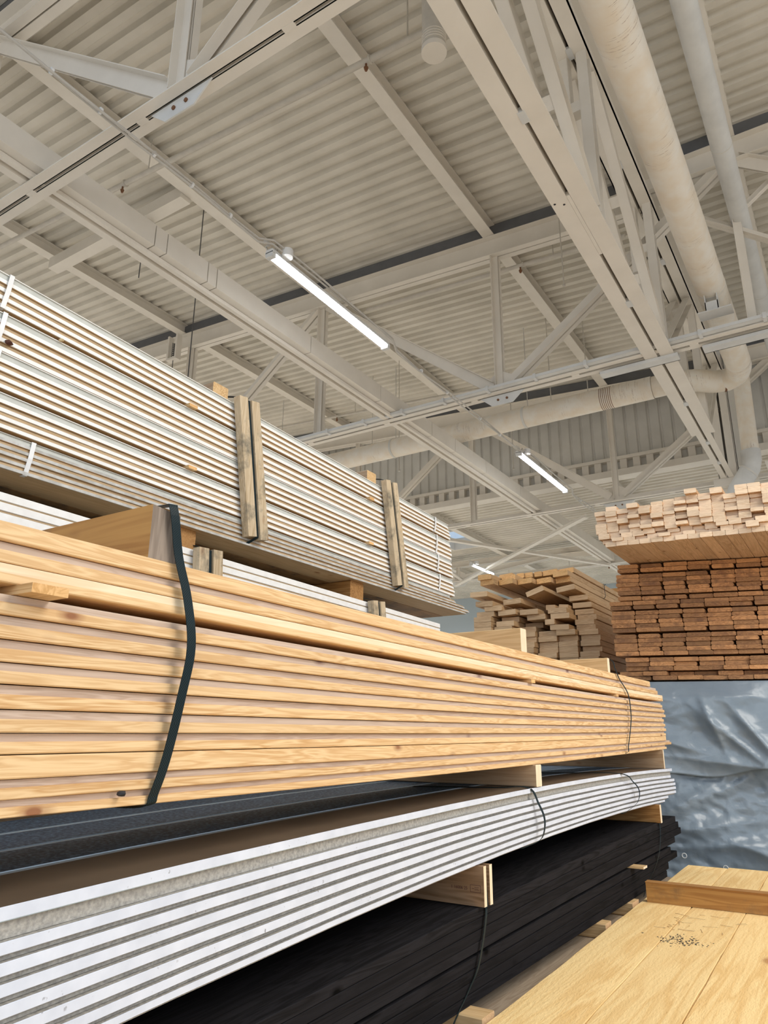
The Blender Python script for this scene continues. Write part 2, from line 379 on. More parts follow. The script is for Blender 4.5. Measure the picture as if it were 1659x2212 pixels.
# clerestory wall of vertical sheet
m = MB(); vs = []; prof = []; x = -20.0; p = 0.24
while x < 9.0:
    for dx, dy in ((0, 0), (0.17, 0), (0.19, 0.035), (0.22, 0.035)): prof.append((x+dx, dy))
    x += p
for (xx, dy) in prof: vs += [(xx, WALL_Y+dy, 5.62), (xx, WALL_Y+dy, deck_z(xx)+0.04)]
m.add(vs, [(2*i, 2*i+2, 2*i+3, 2*i+1) for i in range(len(prof)-1)])
obj('wall_clerestory', m, 'clad', kind='structure')
boxobj('wall_far', (-20, 9, 26.0, 26.3, -EYE, LOW+0.05), 'farwall', kind='structure')

# lintel with row of stubs
t = thing('lintel_beam', (-5, WALL_Y-0.1, 5.25), 'long pale steel lintel with a row of square notches, under the grey sheet wall', 'beam')
boxobj('top_flange', (-20, 9, WALL_Y-0.16, WALL_Y+0.1, 5.60, 5.67), 'steel', t)
boxobj('bottom_flange', (-20, 9, WALL_Y-0.22, WALL_Y+0.1, 5.22, 5.36), 'steel', t)
boxobj('web', (-20, 9, WALL_Y+0.0, WALL_Y+0.06, 5.36, 5.60), 'clad', t)
s0 = boxobj('stub', (-12.0, -11.86, WALL_Y-0.12, WALL_Y+0.0, 5.36, 5.60), 'steel', t)
for k in range(1, 46): dup(s0, dx=0.27*k)

# ---------------- transverse trusses
def double_bar(m, a, b, w, th, gap, upv, depth=0.0):
    """two parallel flat bars with a dark slot between them"""
    m.bar(a, b, (w-gap)/2, th, 0, upv, c=(w+gap)/4); m.bar(a, b, (w-gap)/2, th, 0, upv, c=-(w+gap)/4)
def truss(y, label, low=False, xl=-19.5, xr=6.0):
    t = thing('roof_truss', (-6, y, H), label, 'truss')
    ym = y
    # bottom chord: two channels back to back
    m = MB(); w = 0.20
    for s in (-1, 1):
        m.box(xl, xr, ym+s*0.010 if s > 0 else ym-w/2, ym+w/2 if s > 0 else ym-0.010, H, H+0.012)
        m.box(xl, xr, ym+s*0.014-0.005, ym+s*0.014+0.005, H, H+0.10)
    obj('bottom_chord', m, 'steel', t)
    x = xl+1.0
    m = MB()
    while x < xr: m.box(x-0.05, x+0.05, ym-0.022, ym+0.022, H-0.004, H+0.06); x += 1.45
    obj('packing_plate', m, 'steel', t, kind='stuff')
    top = (lambda xx: LOW-0.36) if low else chord_low
    dp = 0.16 if low else 0.31
    m = MB()
    segs = [(xl, -1.52), (-1.48, xr)] if not low else [(xl, xr)]
    for (a, b) in segs:
        for s in (-1, 1):
            m.bar((a, ym+s*0.055, top(a+0.001 if a > -1.5 else a)+0.006), (b, ym+s*0.055, top(b-0.03)+0.006), 0.085, 0.012)
            m.bar((a, ym+s*0.012, top(a+0.001 if a > -1.5 else a)+dp/2), (b, ym+s*0.012, top(b-0.03)+dp/2), 0.008, dp)
            m.bar((a, ym+s*0.055, top(a+0.001 if a > -1.5 else a)+dp), (b, ym+s*0.055, top(b-0.03)+dp), 0.10, 0.012)
    obj('top_chord', m, 'steel', t)
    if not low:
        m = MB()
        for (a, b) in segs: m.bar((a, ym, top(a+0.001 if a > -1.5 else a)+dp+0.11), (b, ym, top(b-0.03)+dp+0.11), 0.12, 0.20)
        obj('shade_strip', m, 'gap_shade', t)  # dark box added where only shade lies between chord and deck
    step = 3.15; xb = -3.6
    for k in range(-6, 4):
        xn = xb+k*step
        if xn < xl or xn > xr: continue
        if not low or k % 2 == 0:
            m = MB(); z1 = top(xn)+0.02
            for s in (-1, 1):
                m.box(xn-0.045, xn+0.045, ym+s*0.014-0.004, ym+s*0.014+0.004, H+0.02, z1)
                m.box(xn+(0.038 if s > 0 else -0.045), xn+(0.045 if s > 0 else -0.038), ym+s*0.05-0.036, ym+s*0.05+0.036, H+0.05, z1)
            obj('post', m, 'steel', t)
        if k % 2 == 0:
            for sgn in (-1, 1):
                a = Vector((xn+sgn*0.12, ym, H+0.12)); xe = xn+sgn*step
                b = Vector((xe-sgn*0.1, ym, top(xe)+0.02)); m = MB(); d = (b-a).normalized(); nrm = Vector((0, 1, 0)).cross(d)
                for s in (-1, 1):
                    m.bar(a, b, 0.008, 0.15, 0, nrm, c=s*0.018); m.bar(a+nrm*0.07, b+nrm*0.07, 0.075, 0.008, 0, nrm, c=s*0.055)
                obj('diagonal', m, 'steel', t)
            # gusset plate with bolts
            m = MB(); g = [(-0.30, H-0.005), (0.34, H-0.005), (0.17, H-0.15), (-0.13, H-0.15)]
            m.sweep(g, [((xn, ym-0.006, 0), (1, 0, 0), (0, 0, 1)), ((xn, ym+0.006, 0), (1, 0, 0), (0, 0, 1))], 0)
            vs = [(xn-0.30, H), (xn+0.34, H)]
            gp = obj('gusset_plate', m, 'steel_pale', t)
            for bx in (-0.04, 0.09):
                mb = MB(); mb.tube([(xn+bx, ym-0.006, H-0.075), (xn+bx, ym-0.018, H-0.075)], 0.017, 8); obj('bolt', mb, 'rust', gp)
            m = MB(); pl = [(-0.28, H+0.02), (0.28, H+0.02), (0.22, H+0.24), (0.0, H+0.36), (-0.22, H+0.24)]
            m.sweep(pl, [((xn, ym-0.004, 0), (1, 0, 0), (0, 0, 1)), ((xn, ym+0.004, 0), (1, 0, 0), (0, 0, 1))], 0)
            obj('node_plate', m, 'steel', t)
    return t
T1 = truss(0.61*H, 'nearest pale steel roof truss, crossing the upper left corner')
T2 = truss(1.89*H, 'second pale steel roof truss, crossing mid picture with a cable tray on its bottom chord')
T3 = truss(3.14*H, 'third pale steel roof truss, standing in front of the grey sheet wall')
T4 = truss(4.34*H, 'low far truss under the lower roof, beyond the grey sheet wall', low=True)

# cable tray on truss 2
t = thing('cable_tray', (-4, 1.855*H, H+0.1), 'thin cable tray with clips running along the second truss', 'cable tray')
m = MB(); yy = 1.89*H-0.15
m.box(-19, 5, yy-0.04, yy+0.04, H+0.02, H+0.03); m.box(-19, 5, yy-0.045, yy-0.038, H+0.02, H+0.06); m.box(-19, 5, yy+0.038, yy+0.045, H+0.02, H+0.06)
obj('tray', m, 'steel_pale', t)
for k in range(2):
    m = MB(); m.tube([(-19+0.5*i, yy-0.012+0.025*k+0.004*math.sin(i*1.7+k), H+0.042) for i in range(49)], 0.011, 6); obj('cable', m, 'wire', t)
for k in range(34):
    x = -18+0.68*k; mm = boxobj('clip', (x-0.02, x+0.02, yy-0.06, yy+0.06, H+0.0, H+0.07), 'steel_pale', t) if k == 0 else dup(mm, dx=0.68)
# trough sections under truss 2 where girder crosses
tr = [(-2.25, -1.30), (-1.02, 1.6)]
for i, (x0, x1) in enumerate(tr):
    m = MB(); y0 = 1.915*H; m.box(x0, x1, y0-0.07, y0+0.07, H-0.06, H-0.048); m.box(x0, x1, y0+0.06, y0+0.07, H-0.06, H+0.03); m.box(x0, x1, y0-0.078, y0-0.07, H-0.06, H-0.018)
    obj('gutter_trough', m, 'steel_pale', None, ('short pale metal trough clamped below the main girder', 'long pale metal trough hung to the right of the main girder')[i], 'trough')

# ---------------- main girder along Y
gx = -0.337*H; gl = 'massive double plate steel girder with dark centre slot, from top centre to the right'
G = thing('main_girder', (gx, 6, H), gl, 'girder')
def slot_plates(m, y0, y1, x0, x1, z, th=0.012, gap=0.034, xc=gx):
    m.box(x0, xc-gap/2, y0, y1, z, z+th); m.box(xc+gap/2, x1, y0, y1, z, z+th)
m = MB(); slot_plates(m, -1.0, 2.53*H, -0.374*H, -0.298*H, H-0.016); slot_plates(m, 2.53*H, 3.04*H, -0.360*H, -0.313*H, H-0.016)
for s in (-1, 1): m.box(gx+s*0.024-0.006, gx+s*0.024+0.006, -1, 3.04*H, H-0.004, H+0.16)
obj('bottom_chord', m, 'steel', G)
boxobj('slot_shade', (gx-0.02, gx+0.02, -1, 3.03*H, H+0.12, H+0.15), 'dark', G)  # dark strip set inside the slot to give its shade
yv = [0.62, 0.915, 1.42, 1.62, 1.9, 2.27, 2.46, 2.68]
for i, yy in enumerate((0.945, 1.60, 2.25, 2.62, 2.85)):
    ln = 0.12; boxobj('packing_plate', (gx-0.03, gx+0.03, yy*H-ln/2, yy*H+ln/2, H-0.022, H+0.03), 'steel_pale', G)
boxobj('packing_plate', (gx-0.015, gx+0.015, 1.165*H, 1.375*H, H-0.018, H+0.03), 'steel', G)
for k, (bx, by) in enumerate(((-0.115, 1.175), (-0.045, 1.185))):
    mb = MB(); mb.tube([(gx+bx-0.02, by*H, H-0.012), (gx+bx-0.02, by*H, H-0.018)], 0.011, 8); obj('bolt_hole', mb, 'dark', G)
zt = 1.452*H
m = MB(); slot_plates(m, -1, 3.06*H, gx-0.17, gx+0.17, zt)
for s in (-1, 1): m.box(gx+s*0.024-0.006, gx+s*0.024+0.006, -1, 3.06*H, zt+0.014, zt+0.50)
m.box(gx+0.155, gx+0.17, -1, 3.06*H, zt, zt+0.1); m.box(gx-0.17, gx-0.155, -1, 3.06*H, zt, zt+0.1)
m.box(gx-0.20, gx+0.20, -1, 3.06*H, zt+0.50, zt+0.52)
obj('top_chord', m, 'steel', G)
boxobj('slot_shade', (gx-0.02, gx+0.02, -1, 3.06*H, zt+0.12, zt+0.15), 'dark', G)  # same dark strip for the shade in the upper slot
for yy in (1.27, 1.66, 2.15): boxobj('packing_plate', (gx-0.028, gx+0.028, yy*H-0.07, yy*H+0.07, zt-0.006, zt+0.03), 'steel_pale', G)
def lattice(a, b, w, name):
    m = MB(); a = Vector(a); b = Vector(b); d = (b-a).normalized(); nrm = Vector((1, 0, 0)).cross(d)
    for s in (-1, 1):
        m.bar(a, b, 0.010, w, 0, nrm, c=s*0.05); m.bar(a+nrm*w/2, b+nrm*w/2, 0.10, 0.010, 0, nrm, c=s*0.10); m.bar(a-nrm*w/2, b-nrm*w/2, 0.10, 0.010, 0, nrm, c=s*0.10)
    obj(name, m, 'steel', G)
    n = int((b-a).length/0.9)
    m = MB()
    for k in range(n): p = a+d*(0.4+0.9*k); m.bar(p-d*0.06, p+d*0.06, 0.11, w*0.9, 0, nrm)
    if n: obj('packing_plate', m, 'steel', G, kind='stuff')
zb = H+0.1
for (ya, za, yb, zb2, w, nm) in ((0.70, zt, 1.26, zb, 0.16, 'diagonal'), (1.29, zb, 1.29, zt+0.06, 0.13, 'post'), (1.86, zb, 1.86, zt+0.06, 0.13, 'post'),
        (1.34, zt, 1.84, zb, 0.11, 'diagonal'), (1.90, zb, 2.42, zt, 0.13, 'diagonal'), (2.46, zb, 2.46, zt+0.06, 0.13, 'post'), (2.97, zt, 2.50, zb, 0.17, 'diagonal'), (0.66, zb, 0.66, zt+0.06, 0.13, 'post')):
    lattice((gx, ya*H, za), (gx, yb*H, zb2), w, nm)
# column carrying the girder
cy = 3.12*H; Cc = thing('steel_column', (gx, cy, -EYE), 'tall double plate steel column carrying the far end of the main girder', 'column')
m = MB()
for s in (-1, 1):
    m.box(gx+(0.02 if s > 0 else -0.16), gx+(0.16 if s > 0 else -0.02), cy-0.17, cy-0.155, -EYE, 7.1)
    m.box(gx+s*0.16-0.008, gx+s*0.16+0.008, cy-0.17, cy+0.17, -EYE, 7.1)
obj('shaft', m, 'steel', Cc)
boxobj('back_plate', (gx-0.15, gx+0.15, cy+0.15, cy+0.165, -EYE, 7.1), 'clad', Cc)
boxobj('head_plate', (gx-0.24, gx+0.30, cy-0.32, cy-0.18, H-0.16, H-0.005), 'steel', Cc)
boxobj('side_plate', (gx+0.18, gx+0.36, cy-0.16, cy+0.17, 3.6, 7.1), 'clad', Cc)

# ---------------- purlins
PL = {-0.81: 'pale roof purlin meeting the post left of the main girder', -1.53: 'pale roof purlin running just above the lamp cable', -2.25: 'pale roof purlin behind the long cased beam on the left',
      -2.97: 'pale roof purlin nearest the left edge', -0.09: 'pale roof purlin right of the scratched duct', 0.63: 'pale roof purlin at the far right', -3.69: 'roof purlin at the extreme left'}
for px, lab in PL.items():
    x = px*H; z = chord_low(x)+0.31+0.012; t = thing('roof_purlin', (x, 7, z), lab, 'purlin'); hh = 0.196
    if px > -0.3: hh = 0.21
    boxobj('flange', (x-0.085, x+0.085, -1, WALL_Y-0.03, z, z+0.012), 'steel', t)
    boxobj('flange', (x-0.085, x+0.085, -1, WALL_Y-0.03, z+hh-0.012, z+hh), 'steel', t)
    boxobj('web', (x-0.006, x+0.006, -1, WALL_Y-0.03, z+0.012, z+hh-0.012), 'steel', t)
lowl = {-0.85: 'third from the girder', -1.35: 'left of the far lamp', -1.85: 'beside the skylight', -2.35: 'left of the skylight', -0.2: 'nearest the stacks at the right'}
for px, lab in lowl.items():
    x = px*H; t = thing('roof_purlin', (x, 20, LOW-0.19), 'low roof purlin beyond the sheet wall, '+lab, 'purlin')
    boxobj('flange', (x-0.08, x+0.08, WALL_Y+0.12, 25.95, LOW-0.19, LOW-0.178), 'steel', t); boxobj('web', (x-0.006, x+0.006, WALL_Y+0.12, 25.95, LOW-0.178, LOW-0.005), 'steel', t)
# roof opening header and brackets with springs
x0, x1 = -2.25*H+0.09, -1.53*H-0.09
boxobj('roof_header', (x0, x1, 5.52, 5.70, 7.17, 7.36), 'steel', None, label='short pale header beam between two purlins, with dark gap above it', cat='beam')
def spring_bracket(x, y, z, lab):
    t = thing('spring_bracket', (x, y, z-0.42), lab, 'bracket'); m = MB()
    m.box(x-0.13, x-0.09, y-0.06, y+0.06, z-0.42, z+0.05); m.box(x+0.09, x+0.13, y-0.06, y+0.06, z-0.42, z+0.05); m.box(x-0.13, x+0.13, y-0.06, y+0.06, z-0.46, z-0.42)
    obj('frame', m, 'steel', t)
    m = MB(); n = 60; m.tube([(x+0.035*math.cos(i*0.8), y+0.035*math.sin(i*0.8), z-0.40+0.30*i/n) for i in range(n+1)], 0.007, 5); obj('spring', m, 'wire_dark', t)
    m = MB(); m.tube([(x, y, z-0.9), (x, y, z-0.1)], 0.008, 6); obj('rod', m, 'wire_dark', t)
spring_bracket(-7.85, 5.64, 7.15, 'pale spring bracket hanging under the roof header, behind the cased beam')
spring_bracket(-9.95, 8.1, 7.15, 'pale spring bracket hanging above the white panel stack')

# cased beam on the left (box casing with lips and joints)
bx0, bx1 = -1.205*H, -1.150*H
t = thing('cased_beam', (-1.178*H, 8, H), 'long pale cased beam with panel joints, running from the left edge to the far centre', 'beam')
joints = [0.2, 2.2, 3.85, 4.0, 4.55, 4.68, 6.3, 7.9, 9.4, 10.2, 11.4, 13.0, 16.0, 19.3, 24.0]
for a, b in zip(joints[:-1], joints[1:]):
    m = MB(); m.box(bx0, bx1, a+0.006, b-0.006, H+0.065, H+0.30); obj('casing_panel', m, 'steel', t)
boxobj('bottom_lip', (bx0-0.03, bx0+0.05, 0.2, 24.0, H+0.018, H+0.06), 'steel', t); boxobj('bottom_lip', (bx0+0.10, bx0+0.15, 0.2, 24.0, H+0.018, H+0.06), 'steel', t)

# ---------------- ducts and pipes
def bend(c, a0, a1, r, ax, ay, n=10):
    c = Vector(c); ax = Vector(ax); ay = Vector(ay)
    return [c+ax*r*math.cos(lerp(a0, a1, i/n))+ay*r*math.sin(lerp(a0, a1, i/n)) for i in range(n+1)]
dz = 5.08; dx_ = -0.161*dz; R = 0.165
t = thing('air_duct', (dx_, 5, dz-R), 'big white round duct with rust scratches, running down the right side and turning left', 'duct')
m = MB(); m.tube([(dx_, -1, dz), (dx_, 3.0, dz), (dx_, 6.0, dz), (dx_, 10.40, dz)], R, 40, caps=False); obj('straight_run', m, 'duct', t)
m = MB(); m.tube(smooth_pts([(dx_, 10.40, dz), (dx_-0.015, 10.62, dz), (dx_-0.09, 10.83, dz), (dx_-0.24, 10.93, dz)], 8)[:], R, 40, caps=False); obj('elbow', m, 'duct', t)
m = MB(); m.tube(smooth_pts([(dx_-0.24, 10.93, dz), (dx_-0.40, 10.88, dz), (dx_-0.62, 10.70, dz), (dx_-0.85, 10.61, dz), (dx_-1.2, 10.60, dz)], 8), R, 32, caps=False); obj('offset_bend', m, 'duct_x', t)
ye = 10.60
m = MB(); m.tube([(dx_-1.2, ye, dz), (-5.6, ye, dz), (-10, ye, dz), (-19, ye, dz)], R*1.06, 36, caps=False); obj('cross_run', m, 'duct_x', t)
m = MB(); m.tube([(dx_-0.235, 10.932, dz), (dx_-0.262, 10.925, dz)], R*1.02, 36, caps=False); obj('joint_band', m, 'rust', t)
for xs in (-4.05, -6.62, -9.4):
    m = MB(); m.tube([(xs, ye, dz), (xs-0.04, ye, dz)], R*1.10, 32); obj('joint_band', m, 'clad', t)
for k in range(7):
    xs = -2.62-0.028*k; m = MB(); m.tube([(xs, ye, dz), (xs-0.009, ye, dz)], R*1.066, 32); obj('rust_ring', m, 'rust', t)
m = MB(); m.tube([(dx_, 8.25, dz), (dx_, 8.30, dz)], R*1.02, 36); obj('support_strap', m, 'steel', t)
m = MB(); zb0 = dz-R-0.21
m.box(dx_-0.075, dx_-0.065, 8.20, 8.34, zb0, dz-R+0.05); m.box(dx_+0.055, dx_+0.065, 8.20, 8.34, zb0, dz-R+0.05); m.box(dx_-0.075, dx_+0.065, 8.20, 8.21, zb0, zb0+0.13)
m.box(dx_-0.16, dx_+0.2, 8.16, 8.36, zb0-0.012, zb0)
obj('saddle_bracket', m, 'steel_pale', t)
for (a, b) in ((-4.02, ye), (-6.60, ye), (-9.38, ye)):
    m = MB(); m.tube([(a, b, dz+R), (a, b, 6.75)], 0.007, 5); obj('hanger', m, 'wire', t)
# second, thinner duct
t = thing('air_duct', (-0.4, 6, 5.9), 'thinner plain white duct to the right of the scratched duct', 'duct')
d3z = 6.05; d3x = -0.083*d3z+0.09
m = MB(); m.tube([(d3x, -1, d3z), (d3x, 3, d3z), (d3x, 8, d3z), (d3x, 12.6, d3z)], 0.105, 32); obj('straight_run', m, 'steel_pale', t)
for yy in (4.3, 7.2, 10.4):
    m = MB(); m.tube([(d3x, yy, d3z), (d3x, yy+0.012, d3z)], 0.108, 32); obj('seam', m, 'clad', t)
# vertical duct by the column
t = thing('down_duct', (-1.05, 13.3, 4.0), 'vertical white duct dropping beside the steel column behind the pale board pack', 'duct')
m = MB(); m.tube([(-1.02, 13.3, 7.0), (-1.06, 13.3, 4.75)], 0.14, 28, caps=False); obj('drop', m, 'duct_x', t)
m = MB(); m.tube([(-1.06, 13.3, 4.77), (-1.06, 13.3, 4.60), (-1.10, 13.3, 4.45), (-1.20, 13.3, 4.3), (-1.34, 13.3, 4.1), (-1.42, 13.3, 3.9), (-1.42, 13.3, 3.2)], 0.16, 28); obj('offset_bend', m, 'steel_pale', t)
m = MB(); m.tube([(-1.12, 13.3, 4.42), (-1.14, 13.3, 4.40)], 0.172, 28); obj('joint_band', m, 'clad', t)
# capped vent stub at the top
t = thing('vent_stub', (-2.33, 4.3, 5.8), 'short capped round vent stub pointing down at the top edge', 'vent')
m = MB(); m.tube([(-2.36, 4.42, 5.85), (-2.36, 4.42, 7.05)], 0.105, 28); obj('stub', m, 'pipe', t)
m = MB(); m.tube([(-2.36, 4.42, 5.80), (-2.36, 4.42, 5.85)], 0.113, 28); obj('cap', m, 'steel', t)
for k in range(4):
    m = MB(); m.tube([(-2.36, 4.42, 5.89+0.03*k), (-2.36, 4.42, 5.90+0.03*k)], 0.111, 28); obj('seam_ring', m, 'steel', t)
def sprinkler(x0, z0, x1, z1, y, r, heads, lab):
    t = thing('sprinkler_pipe', ((x0+x1)/2, y, min(z0, z1)), lab, 'pipe')
    m = MB(); m.tube([(x0, y, z0), (x1, y, z1)], r, 12); obj('pipe', m, 'pipe', t)
    for hx in heads:
        hz = lerp(z0, z1, (hx-x0)/(x1-x0)); m = MB(); m.tube([(hx+0.5, y, hz), (hx+0.5, y, (deck_z(hx+0.5) if y < WALL_Y else LOW)-0.001)], 0.008, 6)
        obj('hanger', m, 'pipe', t); m = MB(); m.tube([(hx, y, hz-r), (hx, y, hz-r-0.05)], 0.012, 8); m.tube([(hx, y, hz-r-0.05), (hx, y, hz-r-0.09)], [0.026, 0.014], 8)
        hd = obj('sprinkler_head', m, 'rust', t)
        m = MB(); m.tube([(hx+0.04, y, hz), (hx+0.06, y, hz)], r*1.35, 10); obj('coupling', m, 'pipe', t)
sprinkler(-19, 7.79, -1.7, 6.57, 4.8, 0.035, (-7.25, -3.36), 'thin sprinkler pipe crossing the upper left with two drooping heads')
sprinkler(-19, 7.62, -1.8, 6.37, 12.1, 0.03, (-9.1, -5.6, -2.9), 'thin sprinkler pipe crossing the far roof above the cross duct')
sprinkler(-6.0, 6.76, -1.8, 6.48, 8.72, 0.03, (-3.3,), 'short sprinkler pipe tucked behind the second truss top chord')
sprinkler(-16, 4.95, 3, 4.95, 21.5, 0.03, (-9.6, -7.6, -5.9), 'sprinkler pipe under the low far roof')
# loop of cable at the top right
m = MB(); m.tube([(0.10, 4.4, 6.85), (0.09, 4.4, 6.3), (0.10, 4.4, 6.12), (0.13, 4.4, 6.06), (0.16, 4.4, 6.12), (0.17, 4.4, 6.85)], 0.008, 6)
obj('cable_loop', m, 'wire', None, label='hanging loop of pale cable at the top right corner', cat='cable')
# thin rods hanging from the roof
rods = [((-7.15, 6.1), 3.55, 6.9, 'dark thin rod hanging in front of the purlin above the white board stack'), ((-8.0, 11.9), 5.7, 7.0, 'thin hanging rod left of the cased beam end'),
        ((-6.9, 11.2), 4.9, 6.9, 'thin hanging rod above the cased beam, below the lamp'), ((-3.75, 11.0), 5.3, 6.6, 'thin hanging rod over the cross duct'), ((-3.2, 11.3), 5.3, 6.5, 'thin hanging rod over the cross duct, nearer the girder'),
        ((-2.55, 8.3), 5.75, 6.55, 'short hanging rod with small hook left of the main girder'), ((-5.3, 13.0), 5.2, 6.6, 'thin rod hanging before the sheet wall, above the far lamp')]
for (p, za, zb_, lab) in rods:
    m = MB(); m.tube([(p[0], p[1], za), (p[0], p[1], deck_z(p[0])-0.001)], 0.008 if p[1] < 12 else 0.01, 6); m.tube([(p[0], p[1], za-0.03), (p[0], p[1], za)], 0.02, 6)
    obj('hanging_rod', m, 'wire_dark' if p[1] < 7 else 'pipe', None, label=lab, cat='rod')
# bracing in the plane of the bottom chords, far end
def brace(a, b, w, lab):
    m = MB(); m.bar(a, b, w, 0.01); m.bar(Vector(a)+Vector((0, 0, 0.04)), Vector(b)+Vector((0, 0, 0.04)), 0.01, 0.08); obj('bracing_angle', m, 'steel', None, label=lab, cat='brace')
brace((-8.1, 14.2, H-0.07), (-5.3, 19.4, H-0.07), 0.12, 'pale bracing angle slanting from the third truss towards the far truss, right of the skylight')
brace((-9.9, 19.3, H-0.17), (-4.3, 14.3, H-0.17), 0.12, 'pale bracing angle crossing the other one over the pale board pack')
brace((-9.75, 19.5, H), (-9.6, 14.3, H+0.7), 0.10, 'pale strut left of the far lamp')
# right side bays: bracing seen beyond the ducts
brace((-1.3, 8.6, 6.6), (0.9, 8.6, 4.75), 0.14, 'pale slanted brace crossing behind the thin duct at the right edge')
brace((-0.55, 8.75, 6.15), (0.6, 8.75, 7.0), 0.07, 'slim round brace rising to the right edge above the thin duct')

# ---------------- cable line and lamps
LX, LZ = -0.925*4.46, 4.40
lc = thing('lamp_cable', (LX, 6, LZ), 'pair of pale cables tied together, running along the lamp line', 'cable')
ctrl = [-0.5, 2.2, 2.75, 3.4, 4.4, 6.45, 8.4, 10.5, 12.7, 17.5]
for k in range(2):
    m = MB(); pts = []
    for i in range(120):
        y = -0.5+18.0*i/119; sg = 0.03*math.sin(y*1.3+k*1.9)+0.012*math.sin(y*4.1+k)
        xo = 0.045 if 4.3 < y < 6.5 or 10.4 < y < 12.9 else 0.0
        pts.append((LX+(0.022*k)+xo+0.012*math.sin(y*2.2+k*2), y, LZ+0.02+sg*0.6+(0.05 if xo else 0)))
    m.tube(pts, 0.011, 6); obj('cable', m, 'wire', lc)
for yy in (1.6, 2.05, 2.45, 2.95, 3.35, 3.8, 7.2, 7.9, 8.9, 9.6, 13.4):
    m = MB(); m.tube([(LX+0.01, yy, LZ+0.02), (LX+0.012, yy+0.02, LZ+0.02)], 0.026, 8); obj('cable_tie', m, 'plastic_white', lc)
def lamp(x, y0, y1, z, lab, power):
    t = thing('tube_lamp', (x, (y0+y1)/2, z), lab, 'lamp')
    m = MB(); pr = [(-0.055, 0.0), (-0.04, 0.05), (0.04, 0.05), (0.055, 0.0), (0.035, 0.012), (-0.035, 0.012)]
    m.sweep(pr, [((x, y0, z), (1, 0, 0), (0, 0, 1)), ((x, y1, z), (1, 0, 0), (0, 0, 1))], 0); obj('housing', m, 'plastic_white', t)
    m = MB(); pr = [(-0.036, 0.010), (-0.030, -0.022), (0.0, -0.034), (0.030, -0.022), (0.036, 0.010)]
    m.sweep(pr, [((x, y0+0.05, z), (1, 0, 0), (0, 0, 1)), ((x, y1-0.05, z), (1, 0, 0), (0, 0, 1))], 0); obj('diffuser', m, 'lit', t)
    boxobj('end_cap', (x-0.045, x+0.045, y0, y0+0.05, z-0.035, z+0.02), 'steel_pale', t); boxobj('end_cap', (x-0.045, x+0.045, y1-0.05, y1, z-0.035, z+0.02), 'steel_pale', t)
    m = MB(); m.tube([(x+0.09, y0+0.16, z+0.02), (x+0.09, y0+0.16, z+0.10)], 0.055, 16); obj('junction_box', m, 'plastic_white', t)
    m = MB(); m.tube([(x+0.05*math.sin(i*1.1), y0+0.02*i-0.08, z+0.07+0.03*math.cos(i*1.7)) for i in range(12)], 0.009, 6); obj('flex', m, 'wire', t)
    m = MB(); m.box(x-0.05, x-0.02, y0+0.1, y0+0.13, z+0.05, z+0.09); m.box(x-0.05, x-0.02, y1-0.3, y1-0.27, z+0.05, z+0.09); obj('clip', m, 'steel_pale', t)
    ld = bpy.data.lights.new('tube_light', 'AREA'); ld.shape = 'RECTANGLE'; ld.size = 0.08; ld.size_y = (y1-y0); ld.energy = power; ld.color = (0.92, 0.96, 1.0)
    lo = bpy.data.objects.new('tube_light', ld); COL.objects.link(lo); lo.parent = t; lo.location = (0, 0, -0.045)
    # the tube also shines up past its thin housing
    m = MB(); return t
lamp(LX-0.03, 4.38, 6.46, LZ, 'large lit fluorescent tube lamp near the picture centre', 60)
lamp(LX-0.03, 10.42, 12.68, LZ, 'smaller lit fluorescent tube lamp right of centre', 60)
lamp(-8.25, 17.0, 18.4, LZ-0.05, 'tiny far lit tube lamp beside the brown boards', 30)

# ================================================================== STACKS ON THE LEFT
FX = -0.95
def long_boards(pack, n_layers, ztop, zbot, x0, w, cols, y0, y1, prof_fn, mats, gaps={}, jit=0.0, ends=None, rear_prof=None, segs=10, th=0.97):
    """layers from top; ztop(k,y), zbot(k,y) give the two faces; front column detailed, the others share its meshes"""
    out = []
    for k in range(n_layers):
        e0 = y0+random.uniform(-jit, jit); e1 = ends[k] if ends else y1+random.uniform(-jit, jit)
        fr = []; ys = [lerp(e0, e1, i/segs) for i in range(segs+1)]
        prof, pm = prof_fn(k)
        xo = random.uniform(-0.0015, 0.0015)
        for y in ys:
            b = zbot(k, y); hgt = (ztop(k, y)-b)*th
            fr.append(((x0+xo, y, b), (-1, 0, 0), (0, 0, hgt)))
        pf = [(a*w, b) for (a, b) in prof]
        pf = [(a if a < 0.5*w else a, b) for a, b in pf]
        m = MB(); m.sweep(pf, [(o, A, B) for o, A, B in fr], pm, cap=pm[-1])
        o = obj('board', m, mats, pack); out.append(o)
        if rear_prof:
            pf2, pm2, mats2 = rear_prof(k)
            m = MB(); m.sweep([(a*w, b) for a, b in pf2], [((o_[0]-w, o_[1], o_[2]), A, B) for o_, A, B in fr], pm2, cap=pm2[-1])
            r = obj('board', m, mats2, pack)
        else: r = None
        for c in range(1, cols):
            if r is not None and c == 1: dup_o = r; continue
            d = dup(r if r is not None else o, dx=-w*(c-(1 if r is not None else 0)), dy=random.uniform(-0.02, 0.02) if jit else 0)
    return out

